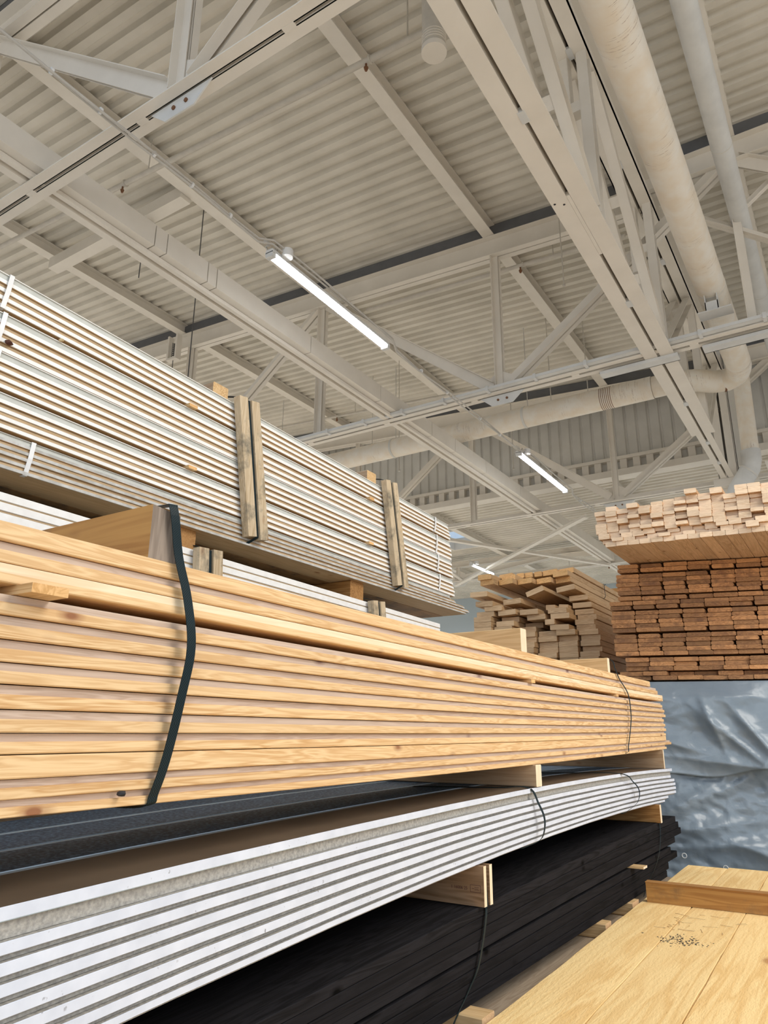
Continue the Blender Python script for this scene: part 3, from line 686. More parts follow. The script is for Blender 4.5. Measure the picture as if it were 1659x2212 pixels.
# --- planed pine pack -------------------------------------------------------
pl_b = [0.252, 0.222, 0.195, 0.153, 0.122, 0.092, 0.064, 0.032, 0.002, -0.025, -0.056, -0.081, -0.103]
pl_t = [0.279, 0.252, 0.222, 0.182, 0.153, 0.122, 0.092, 0.064, 0.032, 0.002, -0.025, -0.056, -0.081]
pr_b = [0.262, 0.229, 0.196, 0.162, 0.138, 0.113, 0.089, 0.065, 0.041, 0.017, -0.007, -0.029, -0.050]
pr_t = [0.290, 0.262, 0.229, 0.186, 0.162, 0.138, 0.113, 0.089, 0.065, 0.041, 0.017, -0.007, -0.029]
YL, YR = 0.55, 4.40
def s_curve(y): return 0.006*math.sin((y-0.55)/3.85*math.pi)
pine = thing('pine_board_pack', (-1.3, 2.2, -0.11), 'strapped pack of planed orange pine boards at mid height, filling the left', 'board pack')
def pine_prof(k):
    w = 1.0; c = 0.012
    flush = k in (0, 2, 10)
    if flush:
        pr = [(0.012, 0), (1, 0), (1, 1), (0.012, 1), (0.0, 0.93), (0.0, 0.5), (0.0, 0.06)]
        top = 2 if k == 2 else 0
        return pr, [0, 0, 0, top, top, 0, 0]
    pr = [(0.010, 0), (1, 0), (1, 1), (0.055, 1), (0.055, 0.60), (0.012, 0.60), (0.0, 0.54), (0.0, 0.06)]
    return pr, [0, 0, 0, 1, 0, 0, 0, 0]
bend_ = lambda y: -0.006*math.sin(max(0, min(1, (y-YL)/(YR-YL)))*math.pi)
pine_ends = [4.05, 4.20, 4.30, 4.27, 4.31, 4.33, 4.27, 4.30, 4.30, 4.29, 4.29, 4.40, 4.28]
long_boards(pine, 13, lambda k, y: lerp(pl_t[k], pr_t[k], (y-YL)/(YR-YL))+bend_(y), lambda k, y: lerp(pl_b[k], pr_b[k], (y-YL)/(YR-YL))+bend_(y),
            FX, 0.145, 3, 0.10, 4.3, pine_prof, ['pine', 'pine_rebate', 'pine_pale'], ends=pine_ends, th=0.955)
def bw(x, y, z0, z1, yw, lab, mats=('beam', 'end_pale'), x1=-1.44, slope=0, name='bearer'):
    m = MB(); c = 0.003
    m.sweep([(-yw/2+c, z0), (yw/2-c, z0), (yw/2, z0+c), (yw/2, z1-c), (yw/2-c, z1), (-yw/2+c, z1), (-yw/2, z1-c), (-yw/2, z0+c)],
            [((x, y, 0), (0, 1, 0), (0, 0, 1)), ((x1, y+slope, 0), (0, 1, 0), (0, 0, 1))], 0, cap=1)
    return obj(name, m, list(mats), None, label=lab, cat='bearer')
# stickers in the pine gap
for i, (y, yw, x) in enumerate(((0.58, 0.055, -0.915), (2.40, 0.035, -0.945), (3.42, 0.035, -0.95))):
    za = lerp(pl_b[2], pr_b[2], (y-YL)/(YR-YL))+bend_(y); zc = lerp(pl_t[3], pr_t[3], (y-YL)/(YR-YL))+bend_(y)
    m = MB(); m.box(-1.38, x, y-yw/2, y+yw/2, zc-0.0003, za-0.0003, mi=[0, 1, 0, 0, 0, 0]); obj('sticker', m, ['beam', 'joist_end_warm'], pine)
def strap(name, parent, pts, half, mat='strap', t=0.0012):
    m = MB(); m.strip(pts, half, t); return obj(name, m, mat, parent)
strap('strap', pine, smooth_pts([(-1.10, 0.800, 0.3785), (-0.965, 0.802, 0.3765), (-0.944, 0.803, 0.366), (-0.942, 0.820, 0.29), (-0.936, 0.842, 0.22), (-0.928, 0.852, 0.14), (-0.930, 0.842, 0.06), (-0.938, 0.830, -0.03), (-0.946, 0.818, -0.085), (-0.960, 0.815, -0.104), (-1.05, 0.80, -0.106)]), (0, 0.0092, 0.0012))
strap('strap', pine, smooth_pts([(-1.10, 3.35, 0.343), (-0.955, 3.352, 0.340), (-0.945, 3.40, 0.30), (-0.944, 3.455, 0.258), (-0.940, 3.56, 0.20), (-0.938, 3.575, 0.12), (-0.938, 3.555, 0.06), (-0.942, 3.50, -0.03), (-0.948, 3.475, -0.062), (-1.05, 3.47, -0.066)]), (0, 0.0065, 0.001))
# beams lying across the top of the pine pack
def topz(y): return lerp(pl_t[0], pr_t[0], (y-YL)/(YR-YL))+bend_(y)-0.001
m = MB(); zz = topz(0.80)
prof = [(-0.034, zz), (0.026, zz), (0.026, zz+0.085), (-0.034, zz+0.091)]
m.sweep(prof, [((-0.953, 0.80, 0), (0, 1, 0), (0, 0, 1)), ((-1.44, 0.80, 0), (0, 1, 0), (0, 0, 1))], 0, cap=1)
obj('bearer', m, ['beam_old', 'beam_end_grey'], None, label='thick amber beam with dark grey end, across the pine pack under the strap', cat='bearer')
bw(-0.953, 2.352, topz(2.35), topz(2.35)+0.078, 0.05, 'pale beam with light end grain, lying across the middle of the pine pack')
bw(-0.953, 3.33, topz(3.33), topz(3.33)+0.062, 0.032, 'thin beam lying across the far end of the pine pack, tied by the strap')

# --- white edged cladding pack ---------------------------------------------------
wf = [0.0, 0.208-0.171, 0.229-0.171, 0.251-0.171, 0.272-0.171, 0.294-0.171, 0.315-0.171, 0.334-0.171, 0.178]
wf = [v/0.178 for v in wf]
wtop = lambda y: interp((0.6, 1.48, 4.3), (-0.205, -0.173, -0.151), y)
wht = lambda y: interp((0.6, 1.48, 4.3), (0.200, 0.178, 0.163), y)
wpack = thing('cladding_pack', (-1.4, 2.2, -0.4), 'strapped pack of white edged cladding boards with blue sky sheen on their tops, under the pine pack', 'board pack')
def wprof(k):
    if k == 0: pr = [(0.06, 0), (1, 0), (1, 1), (0.004, 1), (0, 0.98), (0, 0.60), (0.012, 0.56), (0.03, 0.54), (0.06, 0.5)]; return pr, [1, 1, 2, 0, 0, 3, 3, 1, 1]
    pr = [(0.05, 0), (1, 0), (1, 1), (0.004, 1), (0, 0.97), (0, 0.38), (0.01, 0.33), (0.05, 0.30)]
    return pr, [1, 1, 1, 0, 0, 0, 1, 1]
def wrear(k):
    if k == 0:
        pr = [(0.0, 0), (1, 0), (1, 1), (0.12, 1), (0.118, 0.965), (0.0, 0.965)]
        return pr, [0, 0, 1, 2, 2, 0], ['cool_groove', 'sky_sheen_face', 'edge_line']
    return [(0.0, 0), (0.99, 0), (0.99, 1), (0.0, 1)], [0, 0, 0, 0], ['cool_groove']
wends = [4.34, 4.30, 4.38, 4.40, 4.40, 4.39, 4.20, 4.12]
long_boards(wpack, 8, lambda k, y: wtop(y)-wht(y)*wf[k], lambda k, y: wtop(y)-wht(y)*wf[k+1], FX-0.0, 0.185, 4, 0.10, 4.3, wprof,
            ['cool_white', 'cool_groove', 'film', 'edge_line'], ends=wends, rear_prof=wrear, th=0.975)
strap('strap', wpack, smooth_pts([(-1.3, 2.20, wtop(2.20)+0.001), (-1.05, 2.30, wtop(2.30)+0.001), (-0.955, 2.335, wtop(2.335)+0.001), (-0.935, 2.365, -0.20), (-0.925, 2.385, -0.25), (-0.928, 2.36, -0.30), (-0.944, 2.285, wtop(2.285)-wht(2.285)+0.004)])+[Vector((-0.954, 2.27, wtop(2.27)-wht(2.27)-0.0012)), Vector((-1.05, 2.24, wtop(2.24)-wht(2.24)-0.0012))], (0, 0.006, 0.001))
strap('strap', wpack, smooth_pts([(-1.5, 3.1, wtop(3.1)+0.001), (-1.2, 3.2, wtop(3.2)+0.001), (-0.955, 3.35, wtop(3.35)+0.001), (-0.935, 3.50, -0.185), (-0.928, 3.56, -0.225), (-0.93, 3.52, -0.27), (-0.944, 3.39, wtop(3.39)-wht(3.39)+0.004)])+[Vector((-0.954, 3.37, wtop(3.37)-wht(3.37)-0.0012)), Vector((-1.05, 3.34, wtop(3.34)-wht(3.34)-0.0012))], (0, 0.006, 0.001))
pb = lambda y: lerp(-0.103, -0.050, (y-YL)/(YR-YL))+bend_(y)
for y, lab in ((0.35, 'left, out of the strap'), (2.405, 'middle'), (4.165, 'far end')):
    bw(-0.945, y, wtop(y)+0.0005, pb(y)-0.0005, 0.048 if y < 4 else 0.02, 'brown grey bearer between pine pack and cladding pack, '+lab, ('beam_grey', 'end_pale'), x1=-1.69)

# --- black boards --------------------------------------------------------------
btop = lambda y: interp((1.48, 2.14, 4.3), (-0.447, -0.424, -0.389), y)
bbot = lambda y: -0.640
bt = [0.0, 0.125, 0.25, 0.375, 0.52, 0.645, 0.765, 0.885]; bb_ = [0.12, 0.245, 0.37, 0.485, 0.64, 0.76, 0.88, 1.0]
bpack = thing('black_board_pack', (-1.4, 2.2, -0.64), 'strapped pack of black stained boards under the white edged cladding', 'board pack')
def bprof(k): return [(0.006, 0), (1, 0), (1, 1), (0.006, 1), (0, 0.95), (0, 0.05)], [0]*6
bz = lambda f, y: lerp(btop(y), bbot(y), f)
long_boards(bpack, 8, lambda k, y: bz(bt[k], y), lambda k, y: bz(bb_[k], y), FX-0.004, 0.175, 4, 0.10, 4.3, bprof, ['black'], ends=[4.32, 4.38, 4.42, 4.27, 4.16, 4.28, 4.08, 4.03], th=0.99)
for (y, f0, f1) in ((3.44, 0.485, 0.52), (1.3, 0.485, 0.52)):
    m = MB(); m.box(-1.6, -0.90, y-0.03, y+0.03, bz(f1, y), bz(f0, y), mi=[0, 1, 0, 0, 0, 0]); obj('sticker', m, ['beam', 'end_pale'], bpack)
strap('strap', bpack, smooth_pts([(-0.975, 1.99, -0.427), (-0.948, 1.985, -0.44), (-0.945, 1.93, -0.55), (-0.95, 1.88, -0.60), (-0.952, 1.80, -0.65), (-0.96, 1.78, -0.688)]), (0, 0.006, 0.001))
strap('strap', bpack, smooth_pts([(-0.975, 3.96, -0.385), (-0.948, 3.955, -0.40), (-0.945, 3.90, -0.50), (-0.95, 3.80, -0.57), (-0.955, 3.65, -0.62), (-0.96, 3.60, -0.66)]), (0, 0.005, 0.001))
stb = thing('slotted_bearer', (-1.2, 1.975, btop(1.975)), 'slotted brown bearer of two stamped planks with a strap between, above the black boards', 'bearer')
for y0_, y1_ in ((1.950, 1.966), (1.986, 2.003)):
    m = MB(); zb_ = btop(1.975)+0.0005; zt__ = wtop(1.975)-wht(1.975)-0.0005
    m.box(-1.65, -0.936, y0_, y1_, zb_, zt__, mi=[0, 1, 0, 0, 0, 0]); obj('plank', m, ['beam_stamped', 'end_pale'], stb)
strap('strap', stb, [(-1.2, 1.976, zt__-0.006), (-0.99, 1.976, zt__-0.006), (-0.946, 1.976, zt__-0.025), (-0.941, 1.976, zb_)], (0, 0.0075, 0))
def stamp_line(txt, x, z, size):
    cu = bpy.data.curves.new('stamp', 'FONT'); cu.body = txt; cu.size = size; cu.extrude = 0.0001
    tmp = bpy.data.objects.new('tmp', cu); COL.objects.link(tmp); dg = bpy.context.evaluated_depsgraph_get()
    me = bpy.data.meshes.new_from_object(tmp.evaluated_get(dg)); bpy.data.objects.remove(tmp); me.materials.clear(); me.materials.append(M['stamp_ink'])
    o = bpy.data.objects.new('stamp', me); COL.objects.link(o); o.parent = stb; w = Vector((x, 1.9498, z+EYE)); o.location = w-ORG[stb.name]; o.rotation_euler = (math.pi/2, 0, 0)
stamp_line('1 16006 25', -1.035, zb_+0.038, 0.011)
m = MB()
for a in ((-0.976, -0.946, 0.0335, 0.0342), (-0.976, -0.946, 0.0505, 0.0512), (-0.9765, -0.9758, 0.0335, 0.0512), (-0.9465, -0.9458, 0.0335, 0.0512), (-0.972, -0.964, 0.0420, 0.0427), (-0.964, -0.951, 0.0390, 0.0397), (-0.964, -0.951, 0.0455, 0.0462), (-0.962, -0.953, 0.0420, 0.0427)):
    m.box(a[0], a[1], 1.9494, 1.9499, zb_+a[2], zb_+a[3])
obj('stamp_frame', m, 'stamp_ink', stb)
for y, yw, lab in ((3.945, 0.03, 'far end'), (0.5, 0.04, 'left, in the dark')):
    wb_ = wtop(y)-wht(y); o = bw(-0.935, y, btop(y)+0.0005, wb_-0.0005, yw, 'brown bearer between cladding pack and black boards, '+lab, ('beam_grey' if y < 3 else 'beam_dark', 'end_pale'), x1=-1.65)
# bearers below the black boards and the dim pack they lie on
for y, lab in ((1.86, 'nearest, poking out at the bottom edge'), (2.95, 'middle, short stub poking out beside the yellow planks'), (3.38, 'behind the crossing beam, at the end of the gap')):
    bw(-0.890-0.028*(y-1.9)-(0.003 if y < 3.2 else 0.005), y, -0.690, -0.6405, 0.07 if y < 3.2 else 0.10, 'pale bearer under the black boards, '+lab, ('beam', 'joist_end'), x1=-1.65)
dim = thing('grey_board_pack', (-1.3, 2.4, -EYE), 'dim grey brown board pack low in the gap beside the yellow planks', 'board pack')
g0 = None
zt_ = -0.691
lay = 0
while zt_-0.043 > -EYE-0.001:
    for c in range(5):
        x1_ = -0.865-0.16*c
        if g0 is None:
            m = MB(); sh = lambda y: -math.tan(math.radians(1.6))*(y-1.9)-0.026
            m.sweep([(-0.157, 0), (0, 0), (0, 0.043), (-0.157, 0.043)], [((x1_+sh(y), y, zt_-0.043), (1, 0, 0), (0, 0, 1)) for y in (0.3, 4.35)], 0)
            g0 = obj('board', m, 'grey_plank', dim)
        else: dup(g0, dx=-0.16*c, dz=-0.043*lay, dy=random.uniform(-0.02, 0.02))
    zt_ -= 0.043; lay += 1

# --- tall white panel stack behind -------------------------------------------------
UX = -1.8
TB = [(1.203, 1.118), (1.087, 1.025), (0.976, 0.921), (0.865, 0.818), (0.757, 0.725), ]   # bundle tops at y=.86 and y=3.45
BBt = [(1.098, 1.037), (0.978, 0.925), (0.876, 0.829), (0.768, 0.728), (0.660, 0.650)]
UYL, UYR = 0.88, 3.46
KFS = {4: (0.0, 0.31, 0.54, 0.77, 1.0), 5: (0.0, 0.24, 0.43, 0.62, 0.81, 1.0)}
def upprof(k):
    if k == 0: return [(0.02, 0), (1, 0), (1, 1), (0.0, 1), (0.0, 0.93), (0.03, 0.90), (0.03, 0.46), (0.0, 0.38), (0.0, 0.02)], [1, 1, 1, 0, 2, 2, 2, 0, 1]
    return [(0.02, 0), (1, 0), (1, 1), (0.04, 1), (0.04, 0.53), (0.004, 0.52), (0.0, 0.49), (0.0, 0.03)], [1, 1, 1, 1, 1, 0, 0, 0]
lab5 = ['topmost of the tall stack', 'second from the top', 'third from the top', 'fourth from the top, above the dirty one', 'lowest, dirty and speckled']
for i in range(5):
    (tl, tr_), (bl, br) = TB[i], BBt[i]
    n = 4 if i < 4 else 5; KF = KFS[n]
    P_ = thing('panel_bundle', (-2.3, 2, min(bl, br)), 'banded bundle of white panels behind the pine, '+lab5[i], 'board bundle')
    zt_f = lambda k, y, tl=tl, tr_=tr_, bl=bl, br=br, KF=KF: lerp(lerp(tl, bl, KF[k]), lerp(tr_, br, KF[k]), (y-UYL)/(UYR-UYL))
    zb_f = lambda k, y, f=zt_f: f(k+1, y)
    if i == 4:
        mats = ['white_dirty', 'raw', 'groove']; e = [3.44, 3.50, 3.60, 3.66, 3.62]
    else:
        mats = ['white', 'raw', 'groove']; e = [3.45+0.012*i+random.uniform(-0.012, 0.012) for _ in range(n)]
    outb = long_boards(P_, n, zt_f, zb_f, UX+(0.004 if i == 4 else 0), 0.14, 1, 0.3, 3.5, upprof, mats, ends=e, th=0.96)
    # rear boards of each layer, raw underside
    for k in range(n):
        m = MB(); y0_, y1_ = 0.3, e[k]
        m.sweep([(0, 0), (0.139, 0), (0.139, 1), (0, 1)], [((UX-0.14, y, zb_f(k, y)), (-1, 0, 0), (0, 0, (zt_f(k, y)-zb_f(k, y))*0.96)) for y in (y0_, y1_)], 0)
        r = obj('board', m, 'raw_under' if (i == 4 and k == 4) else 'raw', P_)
        for c in range(1, 7): dup(r, dx=-0.14*c)
    # stickers in the gap under this bundle
    if i < 4:
        for y in (1.56+0.01*i, 2.66, 0.62):
            za = zb_f(n-1, y); zc = lerp(TB[i+1][0], TB[i+1][1], (y-UYL)/(UYR-UYL))
            if za-zc > 0.004 and i in (0, 2):
                m = MB(); m.box(-2.7, UX+0.015, y-0.018, y+0.018, zc, za, mi=[0, 1, 0, 0, 0, 0]); obj('sticker', m, ['beam', 'joist_end_warm'], P_)
    for y in ((0.895+0.03*max(0, i-3)*1.5, 3.29+0.013*i) if i < 4 else (1.03,)):
        a = zt_f(0, y)+0.001; b = zb_f(n-1, y)-0.001; dyb = 0.012
        strap('band', P_, [(UX-0.10, y, a), (UX+0.003, y, a), (UX+0.006, y-dyb*0.5, (a+b)/2), (UX+0.003, y-dyb, b), (UX-0.012, y-dyb, b)], (0, 0.0065, 0.0), 'plastic_white', 0.0008)
# bearer and straps/battens
def corner_battens(yt, yb_, zt__, zb__, w, lab, x=UX):
    t = thing('edge_battens', (x, yb_, zb__), lab, 'batten')
    for k in range(2):
        a = Vector((x+0.022, yt+k*(w+0.020), zt__+0.004*k)); b = Vector((x+0.024, yb_+k*(w+0.020), zb__))
        m = MB(); m.bar(b, a, w, 0.030, 0, (1, 0, 0)); obj('batten', m, 'batten', t)
    ym = w/2+0.010
    strap('strap', t, [(x-0.12, yt+ym-0.06, zt__+0.028), (x-0.01, yt+ym-0.02, zt__+0.014), (x+0.030, yt+ym, zt__-0.002), (x+0.032, lerp(yt, yb_, 0.5)+ym, (zt__+zb__)/2), (x+0.030, yb_+ym, zb__+0.004), (x+0.005, yb_+ym-0.02, zb__-0.018), (x-0.3, yb_+ym-0.16, zb__-0.022)], (0, 0.007, 0.0), 'strap', 0.002)
    return t
corner_battens(1.772, 1.862, 1.195, 0.682, 0.043, 'nearer pair of weathered upright battens with dark strap on the white panel stack')
corner_battens(2.765, 2.868, 1.170, 0.678, 0.040, 'pair of weathered upright battens with a dark strap, farther on the white panel stack')
bw(UX-0.01, 1.70, 1.171, 1.222, 0.075, 'short brown block on top of the white panel stack, beside the nearer battens', ('beam_grey', 'beam'), x1=-2.2)
bw(UX-0.01, 2.69, 1.144, 1.195, 0.075, 'short brown block on top of the white panel stack, beside the farther battens', ('beam_grey', 'beam'), x1=-2.2)
# bearers below, lower white pack
def u2top(y): return lerp(0.600, 0.560, (y-0.96)/2.4)
def ubot(y): return lerp(0.660, 0.650, (y-UYL)/(UYR-UYL))
for y, lab in ((1.60, 'beside the nearer small battens'), (2.60, 'beside the farther small battens'), (0.75, 'at the left, behind the amber beam')):
    bw(UX-0.02, y, u2top(y)+0.0005, ubot(y)-0.0005, 0.10, 'dark brown bearer under the white panel stack, '+lab, ('beam_dark', 'beam_dark'), x1=-2.75)
U2 = thing('panel_bundle', (-2.3, 2, 0.2), 'lower bundle of white primed panels, showing between the pine pack and the white panel stack', 'board bundle')
def u2prof(k): return [(0.03, 0), (1, 0), (1, 1), (0.004, 1), (0.0, 0.95), (0.0, 0.20), (0.03, 0.16)], [1, 1, 2, 0, 0, 0, 1]
long_boards(U2, 14, lambda k, y: u2top(y)-0.0265*k, lambda k, y: u2top(y)-0.0265*(k+1), UX-0.002, 0.14, 7, 0.3, 3.3, u2prof, ['white', 'raw', 'groove'], ends=[3.33-0.02*(k % 3)+0.015*k for k in range(14)], th=0.96)
corner_battens(1.64, 1.66, 0.592, 0.30, 0.043, 'short pair of battens with dark strap on the lower white bundle, near the amber beam')
corner_battens(2.665, 2.70, 0.575, 0.30, 0.038, 'short pair of battens with a dark strap on the lower white bundle, farther along')
U3 = thing('timber_pack', (-2.3, 2, -EYE), 'hidden timber pack under the lower white bundle', 'board pack')
zz = 0.222; g0 = boxobj('board', (UX-0.205, UX-0.01, 0.4, 3.3, zz-0.1, zz-0.04), 'grey_plank', U3); k = 0
for lay in range(0, 28):
    for c in range(5):
        if lay == 0 and c == 0: continue
        if zz-0.1-0.0601*lay < -EYE: continue
        dup(g0, dx=-0.2*c, dz=-0.0601*lay)
for y in (0.7, 1.9, 3.0):
    boxobj('sticker', (-2.78, UX-0.02, y-0.04, y+0.04, zz-0.04, u2top(y)-0.0265*14+0.0015), 'beam_dark', U3)
# bits on the white panel stack
def flake(x, y, z, s, lab, mat):
    m = MB(); vs = []; n = 7
    for k in range(n): a = 2*math.pi*k/n; r = s*random.uniform(0.6, 1.1); vs.append((x+0.004*random.random(), y+r*math.cos(a), z+r*0.8*math.sin(a)))
    c = len(vs); vs += [(v[0]+0.006, v[1], v[2]) for v in vs]; vs.append((x+0.016, y, z)); m.add(vs, [tuple(range(n-1, -1, -1))]+[(k, (k+1) % n, c+(k+1) % n, c+k) for k in range(n)]+[(c+k, c+(k+1) % n, 2*n) for k in range(n)])
    obj('bark_flake', m, mat, None, label=lab, cat='bark')
flake(UX+0.0005, 0.915, 1.004, 0.011, 'dark red bark flake stuck on the white panels near the left edge', 'bark')
flake(UX+0.0005, 1.06, 1.085, 0.007, 'small pale splinter clump in the dark gap of the white panels', 'shaving')
flake(-0.9495, 0.755, -0.082, 0.006, 'small black chip sticking on the lower pine boards left of the strap', 'dark')

# ================================================================== PACKS AT THE RIGHT / BACK
def end_board(w, h, L, skew, mats, c=0.004):
    """board along Y with its near end sheared by skew; origin corner at (0,0,0)"""
    m = MB(); n = 6
    pr = [(c, 0), (w-c, 0), (w, c), (w, h-c), (w-c, h), (c, h), (0, h-c), (0, c)]
    vs = [(a, a*skew, b) for a, b in pr]+[(a, L+a*skew, b) for a, b in pr]
    fs = [(i, (i+1) % 8, 8+(i+1) % 8, 8+i) for i in range(8)]+[tuple(range(7, -1, -1)), tuple(range(8, 16))]
    m.add(vs, fs, [1]*8+[0, 0]); return m
def proto(parent, w, h, L, skew, mats, c=0.003):
    m = end_board(w, h, L, skew, mats, c); me = bpy.data.meshes.new('board'); me.from_pydata(m.v, [], m.f)
    for x in mats: me.materials.append(M[x])
    me.polygons.foreach_set('material_index', m.m); me.update(); return me
def place(me, loc, parent=None, rot=(0, 0, 0), name='board'):
    o = bpy.data.objects.new(name, me); COL.objects.link(o); w = Vector(loc)+Vector((0, 0, EYE)); ORG[o.name] = w
    if parent is not None: o.parent = parent; o.location = w-ORG[parent.name]
    else: o.location = w
    o.rotation_euler = rot; return o

# pale pack (top right)
pp = thing('pale_board_pack', (-0.3, 6, 1.13), 'pale pack of small planed boards on top of the brown boards at the right', 'board pack')
protos = [proto(pp, w, h, 2.6, 0.10, ['pack_end', 'pack_side']) for (w, h) in ((0.068, 0.022), (0.068, 0.030), (0.068, 0.036))]
hs = [0.022, 0.030, 0.036]
ncol = 18; cw = 0.069
for c in range(ncol):
    x = -1.255+cw*c; z = 1.158-0.012*(c/ncol); k = 0; ztop = 1.400+(0.03 if c in (8, 9, 13, 14, 15, 12) else 0)+random.uniform(-0.012, 0.022)
    if c < 3: ztop = 1.395
    while z < ztop:
        j = random.choice((0, 0, 1, 2)) if k else 1
        yo = 4.53+0.08*c*cw+random.choice((0, 0, 0.012, -0.015, -0.03, 0.02, 0.035))*(1 if k else 0.2)+0.1*cw*c*0
        xo = (-0.052*math.sin(min(1.0, (z-1.158)/0.10)*math.pi/2) if c < 18 else 0)+random.uniform(-0.0004, 0.0004)
        place(protos[j], (x+xo, yo, z), pp); z += hs[j]+0.0004; k += 1

# brown pack
BW0 = -1.33
bp = thing('brown_board_pack', (-0.4, 6.4, 0.35), 'tall pack of brown weathered board ends under the pale pack at the right', 'board pack')
bm = proto(bp, 0.141, 0.0268, 2.4, 0.30, ['brown_end', 'brown_side'], 0.004)
bthin = proto(bp, 0.128, 0.0262, 2.4, 0.30, ['brown_end', 'brown_side'], 0.006)
def brow(z, xoff, jit=0.02, ncols=9, cw=0.1440):
    for c in range(ncols):
        me = bthin if random.random() < 0.2 else bm
        x = BW0+xoff+cw*c; place(me, (x+random.uniform(-0.002, 0.0015), 5.0+0.30*(x-BW0)+random.uniform(0, jit), z+random.uniform(0, 0.0012)), bp)
z = 0.365
for n_, off, gap_, jt in ((1, 0.02, 0.0, 0.05), (1, -0.03, 0.004, 0.08), (3, 0.01, 0.012, 0.03), (5, -0.045, 0.013, 0.02), (5, -0.05, 0.010, 0.02), (2, -0.06, 0.002, 0.03), (1, 0.0, 0.009, 0.02), (5, -0.005, 0.012, 0.02), (2, 0.01, 0.0, 0.02)):
    for r in range(n_): brow(z, off+random.uniform(-0.006, 0.006), jt); z += 0.0287
    z += gap_
# thin stickers between pale and brown pack
for k, y in enumerate((5.25, 6.6)):
    pass
bw_z = z
m = MB(); m.box(-1.2, -0.3, 5.75, 5.83, bw_z, 1.1475); obj('bearer', m, 'brown_side', None, label='thin brown bearer hidden between the pale pack and the brown pack', cat='bearer')

# silver tarpaulins over the pile below: an upper sheet with a loose hem, and a lower one with eyelets
from mathutils import noise as mn
def fold(x, s, a, x0, s0, lx, ls, ang):
    """one soft pinched fold: ridge along direction ang"""
    dx, ds = x-x0, s-s0; u = dx*math.cos(ang)+ds*math.sin(ang); v = -dx*math.sin(ang)+ds*math.cos(ang)
    return a*math.exp(-(u/lx)**2)*math.exp(-abs(v)/ls)
FOLDS = [(0.05, -0.83, 0.27, 0.16, 0.030, 1.25), (0.05, -0.72, 0.36, 0.20, 0.035, 0.75), (0.06, -0.60, 0.33, 0.20, 0.035, 0.95), (0.03, -1.0, 0.40, 0.18, 0.05, 0.3), (0.045, -0.72, 0.50, 0.35, 0.045, 0.12),
         (0.03, -0.55, 0.46, 0.12, 0.03, 2.2), (0.04, -1.05, 0.72, 0.30, 0.04, -0.5), (0.035, -0.85, 0.66, 0.26, 0.03, -0.45), (0.045, -0.95, 0.86, 0.40, 0.06, -0.15), (0.05, -0.62, 1.00, 0.22, 0.04, 0.35), (0.04, -0.75, 0.95, 0.4, 0.05, -0.1)]
def relief(x, s, fine):
    q = Vector((x*1.6, s*2.3, 0)); d = 0.05*mn.noise(q)+0.02*mn.noise(q*2.7+Vector((3, 1, 0)))
    for f in FOLDS: d += fold(x, s, *f)
    d += fine*0.010*(0.5-abs(mn.noise(Vector((x*9+s*4, s*16-x*4, 4)))))*2+fine*0.005*(0.5-abs(mn.noise(Vector((x*22-s*9, s*34+x*9, 9)))))*2
    return d
def face_y(x): return 4.96+0.30*(x+1.33)
def sheet(name, label, s0, s1, off, hem, fine, top=False):
    m = MB(); nx, nz = 170, 110; x0, x1 = -2.05, 0.35; vs = []; fs = []
    for j in range(nz+1):
        for i in range(nx+1):
            x = lerp(x0, x1, i/nx); e = s1+(0.022*math.sin(x*5.2+0.6)+0.012*math.sin(x*13))*hem; st = s0+(0.5 if False else 0); s = lerp(st, e, j/nz)
            if s < 0: y, z = face_y(x)-s, 0.350
            else:
                d = relief(x, s, fine)*min(1, s/0.10); y = face_y(x)-d-off*min(1, max(0, s)/0.1); z = 0.350-s
                if z < -EYE+0.03: z = -EYE+0.03
            vs.append((x, y, z))
    for j in range(nz):
        for i in range(nx): a = j*(nx+1)+i; fs.append((a, a+nx+1, a+nx+2, a+1))
    m.add(vs, fs, 0, True); o = obj(name, m, 'tarp', None, label=label, cat='tarpaulin')
    md = o.modifiers.new('thickness', 'SOLIDIFY'); md.thickness = 0.003; md.offset = 0; return o
sheet('tarpaulin', 'upper silver blue tarpaulin hanging under the brown boards, with a loose hem', -0.5, 0.545, 0.035, 1, 0.35)
lt = sheet('tarpaulin', 'lower crinkled silver blue tarpaulin with eyelets, below the hem of the upper one', 0.40, 1.86, -0.01, 0, 1.0)
for ex, es in ((-1.075, 1.02), (-0.86, 1.075)):
    ey = face_y(ex)-relief(ex, es, 1.0)-0.008; m = MB(); m.tube([(ex+0.013*math.cos(k*math.pi/8), ey, 0.35-es+0.013*math.sin(k*math.pi/8)) for k in range(17)], 0.003, 6, caps=False)
    obj('eyelet', m, 'steel_pale', lt)
boxobj('covered_pile', (-1.88, 0.34, 5.95, 7.6, -EYE, 0.34), 'grey_plank', None, label='board pile hidden under the silver tarpaulin', cat='pile')

